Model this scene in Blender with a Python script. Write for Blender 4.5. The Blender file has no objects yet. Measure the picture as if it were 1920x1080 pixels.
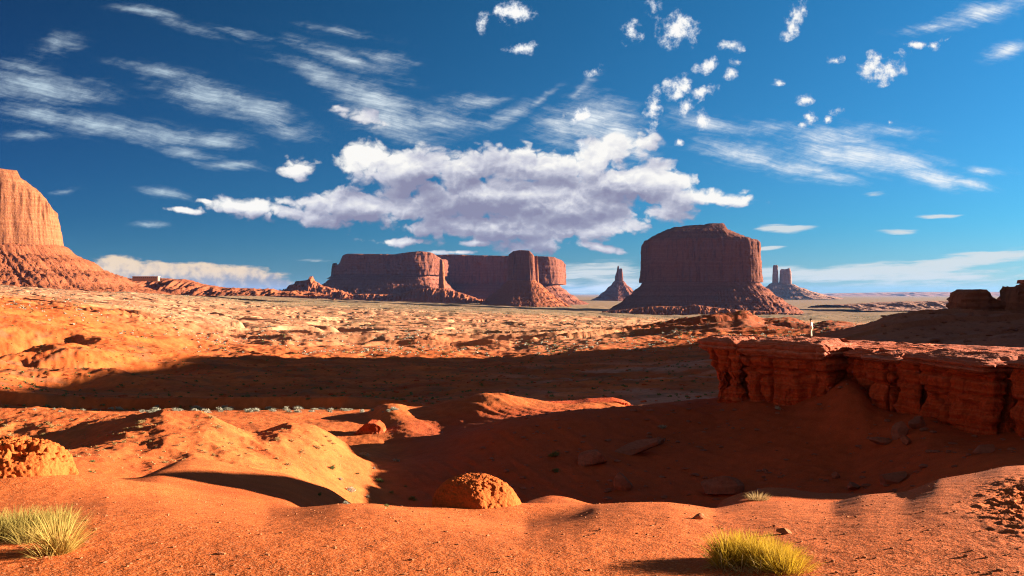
import bpy, math, random
import numpy as np
from mathutils import Vector

# ------------------------------------------------------------------ scene, camera, sun, sky
S = bpy.context.scene
COL = S.collection
F = 1600.0          # focal length in photo pixels (1920 wide)
HOR = 550.0         # photo row of the horizon
CZ = 1.7            # eye height
SUN_AZ, SUN_EL = 77.0, 11.0

cam = bpy.data.objects.new('camera', bpy.data.cameras.new('camera'))
COL.objects.link(cam)
S.camera = cam
cam.location = (0, 0, CZ)
cam.rotation_euler = (math.radians(90), 0, 0)
cam.data.sensor_width = 36.0
cam.data.lens = 36.0 * F / 1920.0
cam.data.shift_y = (HOR - 540.0) / 1920.0
cam.data.clip_start = 0.1
cam.data.clip_end = 300000.0

S.view_settings.view_transform = 'Standard'
S.view_settings.look = 'None'
S.view_settings.exposure = 2.6
S.view_settings.gamma = 1.0
S.cycles.use_denoising = True
S.cycles.denoising_prefilter = 'NONE'
S.cycles.filter_width = 1.15
S.cycles.max_bounces = 6
S.cycles.diffuse_bounces = 4
S.cycles.transparent_max_bounces = 8
S.cycles.volume_bounces = 0
S.cycles.use_adaptive_sampling = False

sun = bpy.data.objects.new('sun', bpy.data.lights.new('sun', 'SUN'))
COL.objects.link(sun)
sun.data.energy = 5.0
sun.data.angle = math.radians(0.5)
sun.data.color = (1.0, 0.86, 0.70)
_a, _e = math.radians(SUN_AZ), math.radians(SUN_EL)
SUN_DIR = Vector((math.sin(_a) * math.cos(_e), math.cos(_a) * math.cos(_e), math.sin(_e)))
sun.rotation_euler = SUN_DIR.to_track_quat('Z', 'Y').to_euler()
sun.location = (60, 0, 40)


class NT:
    """small helper for writing node graphs as expressions"""
    def __init__(s, tree):
        s.t = tree
        s.n = tree.nodes
        s.l = tree.links

    def _in(s, sock, v):
        if v is None:
            return
        if isinstance(v, bpy.types.NodeSocket):
            s.l.new(v, sock)
        else:
            sock.default_value = v

    def node(s, kind, ins=(), out=0, **kw):
        n = s.n.new(kind)
        for k, v in kw.items():
            setattr(n, k, v)
        for k, v in (ins.items() if isinstance(ins, dict) else enumerate(ins)):
            s._in(n.inputs[k], v)
        return n.outputs[out]

    def m(s, op, a, b=None, c=None, clamp=False):
        return s.node('ShaderNodeMath', (a, b, c), operation=op, use_clamp=clamp)

    def vm(s, op, a, b=None, out=0):
        return s.node('ShaderNodeVectorMath', (a, b), out=out, operation=op)

    def mr(s, v, a, b, c=0.0, d=1.0, smooth=True):
        return s.node('ShaderNodeMapRange', (v, a, b, c, d),
                      interpolation_type='SMOOTHSTEP' if smooth else 'LINEAR')

    def mix(s, f, a, b, blend='MIX'):
        n = s.n.new('ShaderNodeMix')
        n.data_type = 'RGBA'
        n.blend_type = blend
        for k, v in (('Factor_Float', f), ('A_Color', a), ('B_Color', b)):
            sock = [i for i in n.inputs if i.identifier == k][0]
            s._in(sock, v)
        return [o for o in n.outputs if o.identifier == 'Result_Color'][0]

    def noise(s, v, scale, detail=5.0, rough=0.55, dist=0.0, lac=2.0, out=0):
        return s.node('ShaderNodeTexNoise', {'Vector': v, 'Scale': scale, 'Detail': detail, 'Roughness': rough,
                                             'Lacunarity': lac, 'Distortion': dist}, out=out)

    def xform(s, v, loc=(0, 0, 0), rot=0.0, scale=(1, 1, 1), inverse=True):
        n = s.n.new('ShaderNodeMapping')
        n.vector_type = 'TEXTURE' if inverse else 'POINT'
        s._in(n.inputs['Vector'], v)
        n.inputs['Location'].default_value = loc
        n.inputs['Rotation'].default_value = (0, 0, rot)
        n.inputs['Scale'].default_value = scale
        return n.outputs[0]

    def blob(s, v, b, kind='SPHERICAL'):
        """1 in the middle of a turned ellipse (photo-degree units), falling to 0 at its edge"""
        cx, cy, rx, ry, rot, w = b
        q = s.xform(v, (cx / 100, cy / 100, 0), math.radians(rot), (rx / 100, ry / 100, 1))
        g = s.node('ShaderNodeTexGradient', (q,), out=1, gradient_type=kind)
        return s.m('MULTIPLY', g, w)

    def blobs(s, v, lst, op='MAXIMUM', grow=(1, 1), kind='SPHERICAL'):
        r = None
        for b in lst:
            g = s.blob(v, (b[0], b[1], b[2] * grow[0], b[3] * grow[1], b[4], b[5]), kind)
            r = g if r is None else s.m(op, r, g)
        return r


def build_world():
    w = bpy.data.worlds.new('World')
    S.world = w
    w.use_nodes = True
    t = NT(w.node_tree)
    for n in list(t.n):
        t.n.remove(n)
    out = t.n.new('ShaderNodeOutputWorld')
    sky = t.n.new('ShaderNodeTexSky')
    sky.sky_type = 'NISHITA'
    sky.sun_disc = False
    sky.sun_elevation = math.radians(SUN_EL)
    sky.sun_rotation = math.radians(SUN_AZ)
    sky.altitude = 1600
    sky.air_density = 1.0
    sky.dust_density = 0.3
    sky.ozone_density = 3.0
    D = t.node('ShaderNodeTexCoord', out=0)
    sep = t.n.new('ShaderNodeSeparateXYZ')
    t.l.new(D, sep.inputs[0])
    x, y, z = sep.outputs
    ay = t.m('MAXIMUM', t.m('ABSOLUTE', y), 0.05)
    # direction of the sky as angular units: 1 unit = 1/16 of the tangent
    qx = t.m('ADD', t.m('MULTIPLY', t.m('DIVIDE', x, ay), F / 100), 9.6)
    qy = t.m('SUBTRACT', HOR / 100, t.m('MULTIPLY', t.m('DIVIDE', z, ay), F / 100))
    q = t.node('ShaderNodeCombineXYZ', (qx, qy, 0.0))
    # clear sky, deep through a polariser towards the west side
    pol = t.mr(x, -0.58, 0.58, smooth=False)
    hi = t.mr(z, 0.0, 0.34, smooth=False)
    lo = t.mr(z, -0.01, 0.085)
    tint_l = t.mix(hi, (0.017, 0.068, 0.135, 1), (0.010, 0.031, 0.062, 1))
    tint_r = t.mix(hi, (0.080, 0.212, 0.290, 1), (0.066, 0.272, 0.345, 1))
    tint = t.mix(pol, t.mix(lo, (0.030, 0.085, 0.155, 1), tint_l), t.mix(lo, (0.15, 0.215, 0.30, 1), tint_r))
    # sky overhead and behind the viewer: warm brighter tint added to fill the shade
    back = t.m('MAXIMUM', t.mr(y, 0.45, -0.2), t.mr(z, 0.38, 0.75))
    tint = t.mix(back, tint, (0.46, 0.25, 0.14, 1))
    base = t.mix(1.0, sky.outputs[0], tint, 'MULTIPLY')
    STR = 0.08
    K = 1.0 / (2 ** S.view_settings.exposure * STR)      # display value 1.0

    def c(r, g, b):
        f = lambda v: ((v / 255 + 0.055) / 1.055) ** 2.4 if v > 10 else v / 255 / 12.92
        return (f(r) * K, f(g) * K, f(b) * K, 1)

    # shared warp
    wn = t.noise(q, 0.9, 4.0, 0.55, out=1)
    warp = t.vm('SCALE', t.vm('SUBTRACT', wn, (0.5, 0.5, 0.5)))
    warp.node.inputs[3].default_value = 0.9
    qw = t.vm('ADD', q, warp)
    col = base
    # ---- cirrus
    cir = [(80, 165, 190, 34, 5, 1.15), (60, 130, 130, 18, 14, .7), (70, 215, 120, 24, 10, .95), (180, 235, 160, 28, 8, 1.0), (300, 252, 160, 26, 6, 1.0), (400, 264, 100, 22, 4, .9), (350, 284, 90, 16, 12, .9), (60, 255, 90, 12, 0, .7),
           (390, 180, 150, 34, 14, 1.05), (480, 207, 120, 32, 18, 1.15), (300, 130, 120, 18, 10, .8), (255, 120, 100, 12, 5, .6), (270, 22, 90, 11, 10, 1.0), (355, 50, 130, 13, 15, .6), (450, 62, 120, 12, 10, .45), (110, 80, 80, 30, -15, .6),
           (650, 112, 180, 20, 20, .75), (720, 112, 90, 20, 8, .7), (610, 145, 160, 24, 25, .85), (700, 190, 170, 36, 24, 1.05), (740, 232, 130, 36, 14, 1.2), (830, 225, 110, 36, 8, .85), (560, 120, 120, 12, 8, .5), (640, 60, 200, 14, 10, .35),
           (880, 190, 120, 18, 0, .7), (960, 215, 90, 18, -25, .8), (1015, 190, 80, 10, -35, .6), (1110, 225, 110, 55, -10, 1.1), (1155, 250, 85, 60, 30, .95), (1050, 240, 85, 50, 0, .85), (1195, 278, 60, 38, 20, .8), (1090, 170, 90, 14, -40, .5),
           (540, 250, 100, 20, 5, .8), (430, 310, 100, 12, 2, 1.0), (1330, 235, 150, 26, 10, .7), (1400, 290, 170, 30, 8, .85), (1500, 312, 150, 26, 6, .9), (1560, 258, 160, 26, 8, .9), (1600, 290, 170, 38, 8, 1.15), (1680, 302, 140, 28, 10, 1.1),
           (1745, 330, 115, 22, 14, 1.15), (1815, 346, 80, 13, 12, 1.0), (1560, 332, 110, 16, 8, .85), (1845, 322, 80, 11, 0, .75), (1450, 240, 170, 20, -4, .5), (1640, 245, 160, 22, 4, .5), (1850, 22, 150, 24, -15, 1.0), (1750, 48, 130, 15, -8, .6), (1890, 95, 70, 18, -16, 1.0),
           (300, 362, 80, 12, 8, 1.0), (270, 424, 60, 8, 0, .8), (125, 360, 50, 7, -5, .7)]
    wc0 = t.vm('ADD', q, t.vm('MULTIPLY', warp, (.55, .22, 0)))
    cm = t.blobs(wc0, cir, grow=(1.35, 1.7), kind='QUADRATIC_SPHERE')
    wc = t.vm('ADD', q, t.vm('MULTIPLY', warp, (.45, .22, 0)))
    s1 = t.noise(t.xform(wc, (0, 0, 0), math.radians(11), (1.7, .26, 1)), 1.5, 8.0, 0.70)
    s2 = t.noise(t.xform(wc, (3, 7, 0), math.radians(-14), (.8, .30, 1)), 2.4, 6.0, 0.64)
    sn = t.m('ADD', t.m('MULTIPLY', s1, .68), t.m('MULTIPLY', s2, .32))
    ca = t.m('MULTIPLY', t.mr(t.m('ADD', cm, t.m('MULTIPLY', t.m('SUBTRACT', sn, .5), 1.9)), .04, 1.05), t.mr(cm, 0.0, .22))
    fib = t.noise(t.xform(wc, (1, 4, 0), math.radians(13), (2.2, .14, 1)), 2.6, 6.0, 0.68)
    fib2 = t.noise(wc, 2.2, 4.0, 0.6)
    ca = t.m('MULTIPLY', t.m('POWER', ca, 1.12), t.m('MULTIPLY', t.mr(fib, .32, .64, .60, 1.0), t.mr(fib2, .30, .62, .55, 1.0)))
    ca = t.m('MULTIPLY', ca, 1.05, clamp=True)
    ccol = t.mix(t.mr(x, -.45, .25), c(188, 208, 222), c(240, 246, 250))
    col = t.mix(ca, col, ccol)
    # ---- low bank and thin streaks close to the horizon
    lowb = [(215, 502, 75, 26, 0, 1.2), (330, 512, 150, 26, 2, 1.2), (440, 515, 120, 20, 3, 1.0), (400, 530, 200, 22, 2, 1.2), (260, 525, 120, 24, 0, 1.1)]
    stk = [(1470, 429, 78, 14, 0, 1.2), (1440, 466, 50, 7, -6, 1), (1690, 434, 60, 9, 0, .9), (1760, 405, 60, 8, -3, .9), (1640, 363, 50, 8, -3, .6),
           (1630, 512, 330, 26, -3, 1.1), (1820, 488, 190, 22, -7, 1.2), (1500, 515, 210, 22, 0, .9), (1120, 512, 170, 36, 0, .85),
           (1130, 540, 190, 26, 0, .8), (1750, 520, 300, 34, -2, .7), (1240, 520, 120, 30, 0, .6), (600, 488, 90, 8, 0, .5)]
    fb = t.noise(t.xform(q, (0, 0, 0), 0.0, (1.5, .55, 1)), 2.4, 6.0, 0.6)
    qw2 = t.vm('ADD', q, t.vm('MULTIPLY', warp, (.25, .12, 0)))
    lb = t.blobs(qw2, lowb)
    la = t.m('MULTIPLY', t.mr(t.m('ADD', lb, t.m('MULTIPLY', t.m('SUBTRACT', fb, .5), 1.5)), .10, .45), t.mr(lb, 0.0, .12))
    lsh = t.mr(t.m('ADD', t.m('MULTIPLY', t.m('SUBTRACT', t.noise(q, 5.0, 4.0, .5), .5), 1.2), t.m('SUBTRACT', 5.22, qy)), -.22, .30)
    col = t.mix(la, col, t.mix(lsh, c(150, 152, 165), c(240, 214, 182)))
    sk2 = t.noise(t.xform(qw2, (0, 0, 0), math.radians(-3), (2.2, .22, 1)), 2.0, 6.0, 0.6, .2)
    sb = t.blobs(qw2, stk)
    sa = t.m('MULTIPLY', t.mr(t.m('ADD', sb, t.m('MULTIPLY', t.m('SUBTRACT', sk2, .5), 1.7)), .20, .75), t.mr(sb, 0.0, .5, 0.0, .85))
    col = t.mix(sa, col, c(222, 226, 226))
    # ---- the big cumulus bank
    cum = [(690, 305, 92, 62, 10, 1.1), (668, 292, 44, 48, 0, 1.1), (556, 312, 52, 46, 0, .95), (760, 320, 130, 56, 0, 1.1), (880, 318, 150, 60, -5, 1.1),
           (1010, 320, 190, 62, 0, 1.15), (1000, 370, 420, 72, 2, 1.3), (1180, 345, 240, 66, 12, 1.2), (1330, 370, 120, 30, 6, 1.0), (1130, 300, 120, 60, -20, 1.0),
           (700, 392, 300, 44, 3, 1.1), (480, 392, 140, 30, 5, 1.05), (580, 405, 180, 36, 8, 1.0), (900, 425, 320, 44, 0, 1.1), (1080, 430, 260, 44, -4, 1.1),
           (1240, 400, 150, 34, 8, .8), (760, 452, 120, 16, 3, .95), (890, 456, 60, 16, 0, 1.0), (1010, 455, 160, 34, -6, .95), (1120, 464, 70, 14, 12, .9), (860, 474, 100, 10, 0, .8),
           (1080, 222, 46, 34, -55, .5), (690, 228, 110, 26, 20, .62), (645, 206, 50, 15, 5, .6), (760, 262, 70, 16, 16, .5), (1000, 285, 60, 18, 0, .6), (390, 376, 40, 8, 4, .7), (345, 394, 55, 9, 2, .8)]
    wq = t.vm('ADD', q, t.vm('MULTIPLY', warp, (.45, .22, 0)))
    cb = t.blobs(wq, cum)
    def billow(v):
        n_ = t.noise(t.xform(v, (0, 0, 0), 0.0, (1.45, 1.0, 1)), 1.7, 8.0, 0.60)
        vo = t.n.new('ShaderNodeTexVoronoi')
        vo.feature = 'F1'
        vo.inputs['Scale'].default_value = 2.0
        vo.inputs['Detail'].default_value = 2.0
        vo.inputs['Roughness'].default_value = .62
        vo.inputs['Lacunarity'].default_value = 2.3
        t.l.new(t.xform(t.vm('ADD', v, t.vm('MULTIPLY', t.vm('SUBTRACT', t.noise(v, 3.0, 4, .6, out=1), (.5, .5, .5)), (.35, .3, 0))), (0, 0, 0), 0.0, (1.5, 1.0, 1)), vo.inputs['Vector'])
        return n_, t.m('SUBTRACT', t.m('MULTIPLY', t.m('SUBTRACT', n_, .5), 1.35), t.m('MULTIPLY', t.m('SUBTRACT', t.m('POWER', vo.outputs['Distance'], 1.5), .50), .62))
    n1, f1 = billow(wq)
    dens = t.m('ADD', t.m('MULTIPLY', cb, 1.25), t.m('MULTIPLY', f1, .85))
    ua = t.m('MULTIPLY', t.mr(dens, -.02, .42), t.mr(cb, 0.0, .12))
    _, f2 = billow(t.vm('ADD', wq, (-.05, -.11, 0)))
    relief = t.m('SUBTRACT', f1, f2)
    cbu = t.blobs(t.vm('ADD', wq, (-.08, -.26, 0)), cum)
    top = t.m('SUBTRACT', cb, cbu)
    lit = [(668, 285, 95, 76, 0, 1.7), (700, 318, 110, 46, 0, .9), (556, 300, 76, 56, 0, 1.5), (460, 383, 120, 22, 6, 1.1), (1330, 362, 190, 44, 12, 1.2),
           (1180, 420, 150, 34, -12, 1.1), (890, 455, 90, 20, 0, 1.2), (720, 452, 90, 16, 0, 1.0), (740, 424, 60, 20, 0, .9), (1130, 300, 150, 90, -20, .9),
           (850, 330, 60, 40, 0, .5), (1060, 400, 110, 30, -8, .8), (1090, 462, 120, 20, 8, 1.0), (345, 394, 60, 14, 2, 1), (390, 376, 50, 14, 2, 1),
           (1270, 395, 110, 26, 6, .9), (1000, 275, 60, 20, 0, .7), (860, 474, 110, 14, 0, .9), (1080, 222, 60, 50, -50, 1), (1000, 405, 80, 16, -10, .9)]
    edge = t.mr(dens, .75, .05)
    br = t.m('ADD', t.m('ADD', t.m('MULTIPLY', relief, .75), t.m('MULTIPLY', top, 1.15)), t.m('ADD', t.m('MULTIPLY', t.blobs(wq, lit), .75), t.m('ADD', t.m('MULTIPLY', edge, .26), t.m('MULTIPLY', t.m('SUBTRACT', t.noise(t.xform(wq, (2, 5, 0), 0.0, (1.9, .8, 1)), 1.3, 4.0, .5), .48), 1.3))))
    br = t.m('SUBTRACT', br, t.mr(qy, 3.0, 4.5, 0.0, .22))
    shade = t.mr(br, -.30, 1.05, smooth=False)
    ramp = t.n.new('ShaderNodeValToRGB')
    t.l.new(shade, ramp.inputs[0])
    e = ramp.color_ramp.elements
    e[0].position, e[0].color = 0.0, c(140, 140, 168)
    e[1].position, e[1].color = 1.0, c(252, 250, 246)
    for p_, k_ in ((.30, c(164, 166, 188)), (.58, c(206, 207, 220))):
        el = e.new(p_)
        el.color = k_
    col = t.mix(ua, col, ramp.outputs[0])
    # ---- small bright puffs in the blue
    puf = [(968, 22, 44, 30, 10, 1.2), (912, 38, 18, 34, 10, .7), (978, 94, 42, 18, 10, .95), (1000, 85, 18, 14, 0, .8), (1272, 55, 48, 44, -10, 1.2), (1225, 12, 26, 26, 0, .8), (1182, 62, 26, 30, -20, .75),
           (1490, 38, 24, 52, 33, 1.15), (1372, 86, 32, 17, 0, .9), (1322, 125, 36, 19, -25, 1.15), (1272, 166, 33, 34, 30, 1.2), (1226, 205, 22, 52, 10, 1.15), (1318, 178, 40, 17, -20, .9), (1288, 200, 30, 20, -30, .95),
           (1317, 228, 21, 27, 20, 1.15), (1372, 140, 24, 15, 0, .9), (1386, 114, 20, 12, 0, .7), (1650, 128, 55, 30, -8, .95), (1640, 118, 30, 30, 0, .9), (1567, 112, 20, 14, 0, .85), (1715, 81, 30, 9, 3, .95), (1750, 83, 18, 13, 0, .9),
           (1694, 96, 20, 10, 0, .7), (1514, 218, 22, 15, -10, .95), (1500, 232, 14, 10, 0, .9), (1508, 187, 32, 12, -10, .75), (1570, 205, 20, 14, 0, .7), (1668, 230, 9, 8, 0, .9), (1552, 223, 12, 8, 0, .7), (1460, 155, 18, 10, 0, .6), (1115, 132, 34, 14, -20, .55), (1268, 272, 14, 10, 0, .7),
           (1774, 70, 14, 8, 0, .8), (1090, 215, 28, 22, -50, 1.1), (1085, 275, 16, 30, 10, .8)]
    pq = t.vm('ADD', q, t.vm('MULTIPLY', warp, (.42, .40, 0)))
    n3 = t.noise(t.vm('ADD', q, t.vm('MULTIPLY', warp, (.12, .12, 0))), 3.4, 8.0, 0.66)
    pb = t.blobs(pq, puf)
    pd = t.m('ADD', pb, t.m('MULTIPLY', t.m('SUBTRACT', n3, .51), 3.3))
    pa = t.m('MULTIPLY', t.mr(pd, .12, .92), t.mr(pb, 0.0, .10))
    col = t.mix(pa, col, t.mix(t.mr(pd, .35, 1.05), c(196, 210, 230), c(254, 253, 250)))

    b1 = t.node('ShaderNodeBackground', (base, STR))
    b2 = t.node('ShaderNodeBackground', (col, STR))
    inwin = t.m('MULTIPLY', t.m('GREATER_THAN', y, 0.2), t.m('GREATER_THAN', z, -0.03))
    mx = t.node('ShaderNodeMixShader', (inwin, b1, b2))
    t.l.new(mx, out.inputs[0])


build_world()

# ------------------------------------------------------------------ numeric noise
class Noise:
    def __init__(s, seed):
        r = np.random.RandomState(seed)
        p = r.permutation(512)
        s.p = np.concatenate([p, p, p])
        a = r.rand(512) * 2 * np.pi
        s.g2 = np.stack([np.cos(a), np.sin(a)], 1)
        g = r.randn(512, 3)
        s.g3 = g / np.linalg.norm(g, axis=1)[:, None]
        s.j = r.rand(512, 3)

    def n2(s, x, y):
        xi = np.floor(x).astype(np.int64); yi = np.floor(y).astype(np.int64)
        xf = x - xi; yf = y - yi
        u = xf * xf * xf * (xf * (xf * 6 - 15) + 10); v = yf * yf * yf * (yf * (yf * 6 - 15) + 10)
        def g(ix, iy, fx, fy):
            h = s.g2[s.p[s.p[ix & 511] + (iy & 511)]]
            return h[..., 0] * fx + h[..., 1] * fy
        a = g(xi, yi, xf, yf); b = g(xi + 1, yi, xf - 1, yf)
        c = g(xi, yi + 1, xf, yf - 1); d = g(xi + 1, yi + 1, xf - 1, yf - 1)
        a = a + u * (b - a); c = c + u * (d - c)
        return (a + v * (c - a)) * 1.4

    def n3(s, P):
        I = np.floor(P).astype(np.int64); Fr = P - I
        W = Fr * Fr * Fr * (Fr * (Fr * 6 - 15) + 10)
        r = 0
        for dx in (0, 1):
            for dy in (0, 1):
                for dz in (0, 1):
                    h = s.g3[s.p[s.p[s.p[(I[..., 0] + dx) & 511] + ((I[..., 1] + dy) & 511)] + ((I[..., 2] + dz) & 511)]]
                    d = h[..., 0] * (Fr[..., 0] - dx) + h[..., 1] * (Fr[..., 1] - dy) + h[..., 2] * (Fr[..., 2] - dz)
                    w = (W[..., 0] if dx else 1 - W[..., 0]) * (W[..., 1] if dy else 1 - W[..., 1]) * (W[..., 2] if dz else 1 - W[..., 2])
                    r = r + d * w
        return r * 1.3

    def f2(s, x, y, o=4, gain=.5, ridge=False):
        r = 0; a = 1; t = 0
        for k in range(o):
            n = s.n2(x + 17.3 * k, y - 9.1 * k)
            r = r + a * ((1 - 2 * np.abs(n)) if ridge else n)
            t += a; a *= gain; x = x * 2.03; y = y * 2.03
        return r / t

    def f3(s, P, o=4, gain=.5, ridge=False):
        r = 0; a = 1; t = 0
        for k in range(o):
            n = s.n3(P + 13.7 * k)
            r = r + a * ((1 - 2 * np.abs(n)) if ridge else n)
            t += a; a *= gain; P = P * 2.03
        return r / t

    def cell(s, P):
        """distance to the nearest of jittered points"""
        I = np.floor(P).astype(np.int64)
        best = np.full(P.shape[:-1], 9.0)
        for dx in (-1, 0, 1):
            for dy in (-1, 0, 1):
                for dz in (-1, 0, 1):
                    J = I + np.array([dx, dy, dz])
                    h = s.p[s.p[s.p[J[..., 0] & 511] + (J[..., 1] & 511)] + (J[..., 2] & 511)]
                    d = np.linalg.norm(J + s.j[h] - P, axis=-1)
                    best = np.minimum(best, d)
        return best


NZ = Noise(7)


def sstep(x, a, b):
    t = np.clip((x - a) / (b - a), 0, 1)
    return t * t * (3 - 2 * t)


def lin(c):
    return tuple(((v / 255 + 0.055) / 1.055) ** 2.4 if v > 10 else v / 255 / 12.92 for v in c)


# ------------------------------------------------------------------ mesh helpers
def mesh_from(name, co, quads=None, tris=None, smooth=True, mat=None, parent=None, attr=None, mats=None):
    me = bpy.data.meshes.new(name)
    co = np.asarray(co, np.float32).reshape(-1, 3)
    me.vertices.add(len(co))
    me.vertices.foreach_set('co', co.ravel())
    q = np.zeros((0, 4), np.int32) if quads is None else np.asarray(quads, np.int32).reshape(-1, 4)
    t = np.zeros((0, 3), np.int32) if tris is None else np.asarray(tris, np.int32).reshape(-1, 3)
    me.loops.add(q.size + t.size)
    me.loops.foreach_set('vertex_index', np.concatenate([q.ravel(), t.ravel()]))
    me.polygons.add(len(q) + len(t))
    st = np.concatenate([np.arange(len(q)) * 4, q.size + np.arange(len(t)) * 3]).astype(np.int32)
    me.polygons.foreach_set('loop_start', st)
    me.polygons.foreach_set('use_smooth', np.full(len(q) + len(t), smooth))
    if attr:
        for k, v in attr.items():
            v = np.asarray(v, np.float32)
            if v.ndim == 1:
                a = me.attributes.new(k, 'FLOAT', 'POINT')
                a.data.foreach_set('value', v)
            else:
                a = me.attributes.new(k, 'FLOAT_COLOR', 'POINT')
                if v.shape[1] == 3:
                    v = np.concatenate([v, np.ones((len(v), 1), np.float32)], 1)
                a.data.foreach_set('color', v.ravel())
    me.update()
    me.validate()
    if mat:
        me.materials.append(mat)
    o = bpy.data.objects.new(name, me)
    COL.objects.link(o)
    if parent:
        o.parent = parent
    return o


def grid_quads(n, m, wrap=False):
    """n rows of m points"""
    i = np.arange(n - 1)[:, None]
    j = np.arange(m if wrap else m - 1)[None, :]
    k = (j + 1) % m
    return np.stack([i * m + j + 0 * i, i * m + k, (i + 1) * m + k, (i + 1) * m + j], -1).reshape(-1, 4)


def tag(o, label, cat, group=None, kind=None):
    o['label'] = label
    o['category'] = cat
    if group:
        o['group'] = group
    if kind:
        o['kind'] = kind
    return o


def empty(name, loc=(0, 0, 0)):
    o = bpy.data.objects.new(name, None)
    o.location = loc
    o.empty_display_size = 0.2
    COL.objects.link(o)
    return o


def at(px, y, d):
    """photo pixel + depth -> point in the place"""
    return np.array([(px - 960) / F * d, d, CZ - (y - HOR) / F * d])


# ------------------------------------------------------------------ materials
def new_mat(name, rough=0.95, spec=0.05):
    m = bpy.data.materials.new(name)
    m.use_nodes = True
    t = NT(m.node_tree)
    b = m.node_tree.nodes['Principled BSDF']
    b.inputs['Roughness'].default_value = rough
    b.inputs['Specular IOR Level'].default_value = spec
    return m, t, b


def mat_ground():
    m, t, b = new_mat('desert_soil')
    att = t.node('ShaderNodeAttribute', attribute_name='soil')
    far = t.node('ShaderNodeAttribute', out=2, attribute_name='far')
    P = t.node('ShaderNodeNewGeometry')
    n1 = t.noise(P, 0.9, 6, .6)
    n2 = t.noise(P, 22.0, 4, .6)
    n3 = t.noise(P, 0.05, 6, .6)
    k = t.m('MULTIPLY', t.mr(n1, .3, .7, .86, 1.12), t.mr(n3, .3, .7, .86, 1.14))
    col = t.mix(1.0, att, t.node('ShaderNodeCombineColor', (k, k, k)), 'MULTIPLY')
    # coarse grains: pale quartz and dark iron pebbles in the red sand
    vor = t.n.new('ShaderNodeTexVoronoi')
    vor.inputs['Scale'].default_value = 110.0
    t.l.new(P, vor.inputs['Vector'])
    gsep = t.n.new('ShaderNodeSeparateColor')
    t.l.new(vor.outputs['Color'], gsep.inputs[0])
    grain = gsep.outputs[0]
    near = t.m('SUBTRACT', 1.0, far, clamp=True)
    col = t.mix(t.m('MULTIPLY', t.m('GREATER_THAN', grain, .86), t.m('MULTIPLY', near, .40)), col, (0.58, 0.26, 0.12, 1))
    col = t.mix(t.m('MULTIPLY', t.m('LESS_THAN', grain, .18), t.m('MULTIPLY', near, .55)), col, (0.16, 0.035, 0.012, 1))
    # scrub cover of the far plain, seen as specks
    P2 = t.xform(P, scale=(1, 1, 1), inverse=False)
    sp = t.noise(P2, 0.30, 3, .7)
    sp2 = t.noise(P2, 0.012, 4, .6)
    cov = t.m('MULTIPLY', t.mr(t.m('ADD', sp, t.m('MULTIPLY', t.m('SUBTRACT', sp2, .5), .7)), .50, .62), t.m('MULTIPLY', t.mr(far, .35, 1.0), .60))
    col = t.mix(cov, col, (0.155, 0.125, 0.062, 1))
    t.l.new(col, b.inputs['Base Color'])
    bp = t.n.new('ShaderNodeBump')
    bp.inputs['Distance'].default_value = 0.02
    h = t.m('ADD', t.m('MULTIPLY', t.noise(P, 55.0, 3, .6), .55), t.m('ADD', t.m('MULTIPLY', grain, .28), t.m('MULTIPLY', t.noise(P, 6.0, 5, .6), 2.2)))
    t.l.new(h, bp.inputs['Height'])
    bp.inputs['Strength'].default_value = 0.8
    bp2 = t.n.new('ShaderNodeBump')
    bp2.inputs['Distance'].default_value = 0.45
    bp2.inputs['Strength'].default_value = 0.6
    t.l.new(t.m('MULTIPLY', t.noise(P, 0.35, 7, .65), t.mr(far, 0.05, .5, 0.0, 1.0)), bp2.inputs['Height'])
    t.l.new(bp.outputs[0], bp2.inputs['Normal'])
    t.l.new(bp2.outputs[0], b.inputs['Normal'])
    return m


def mat_rock(name, base, dark, pale, unit, strata=1.0, streak=1.0, bump=1.0, band=0.5):
    """layered red sandstone; unit = size in metres of its main features"""
    m, t, b = new_mat(name)
    P = t.node('ShaderNodeNewGeometry')
    sep = t.n.new('ShaderNodeSeparateXYZ')
    t.l.new(P, sep.inputs[0])
    big = t.noise(P, .35 / unit, 5, .55)
    zz = t.m('ADD', t.m('DIVIDE', sep.outputs[2], unit), t.m('MULTIPLY', big, .8))
    lay = t.node('ShaderNodeTexNoise', {'W': zz, 'Scale': 2.3, 'Detail': 5.0, 'Roughness': .7}, noise_dimensions='1D')
    st = t.noise(t.xform(P, scale=(1, 1, .10), inverse=False), 1.7 / unit, 6, .65, .3)
    col = t.mix(t.m('MULTIPLY', t.mr(lay, .40, .66), band * strata), base, pale)
    col = t.mix(t.m('MULTIPLY', t.mr(st, .50, .68), .65 * streak), col, dark)
    col = t.mix(t.mr(t.noise(P, 2.2 / unit, 6, .65), .40, .75, 0.0, .45), col, dark)
    t.l.new(col, b.inputs['Base Color'])
    h = t.m('ADD', t.m('MULTIPLY', lay, .5 * strata), t.m('ADD', t.m('MULTIPLY', st, .6 * streak), t.m('MULTIPLY', t.noise(P, 3.5 / unit, 8, .68), .9)))
    bp = t.n.new('ShaderNodeBump')
    bp.inputs['Distance'].default_value = unit * .30
    bp.inputs['Strength'].default_value = .75 * bump
    t.l.new(h, bp.inputs['Height'])
    t.l.new(bp.outputs[0], b.inputs['Normal'])
    return m


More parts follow.
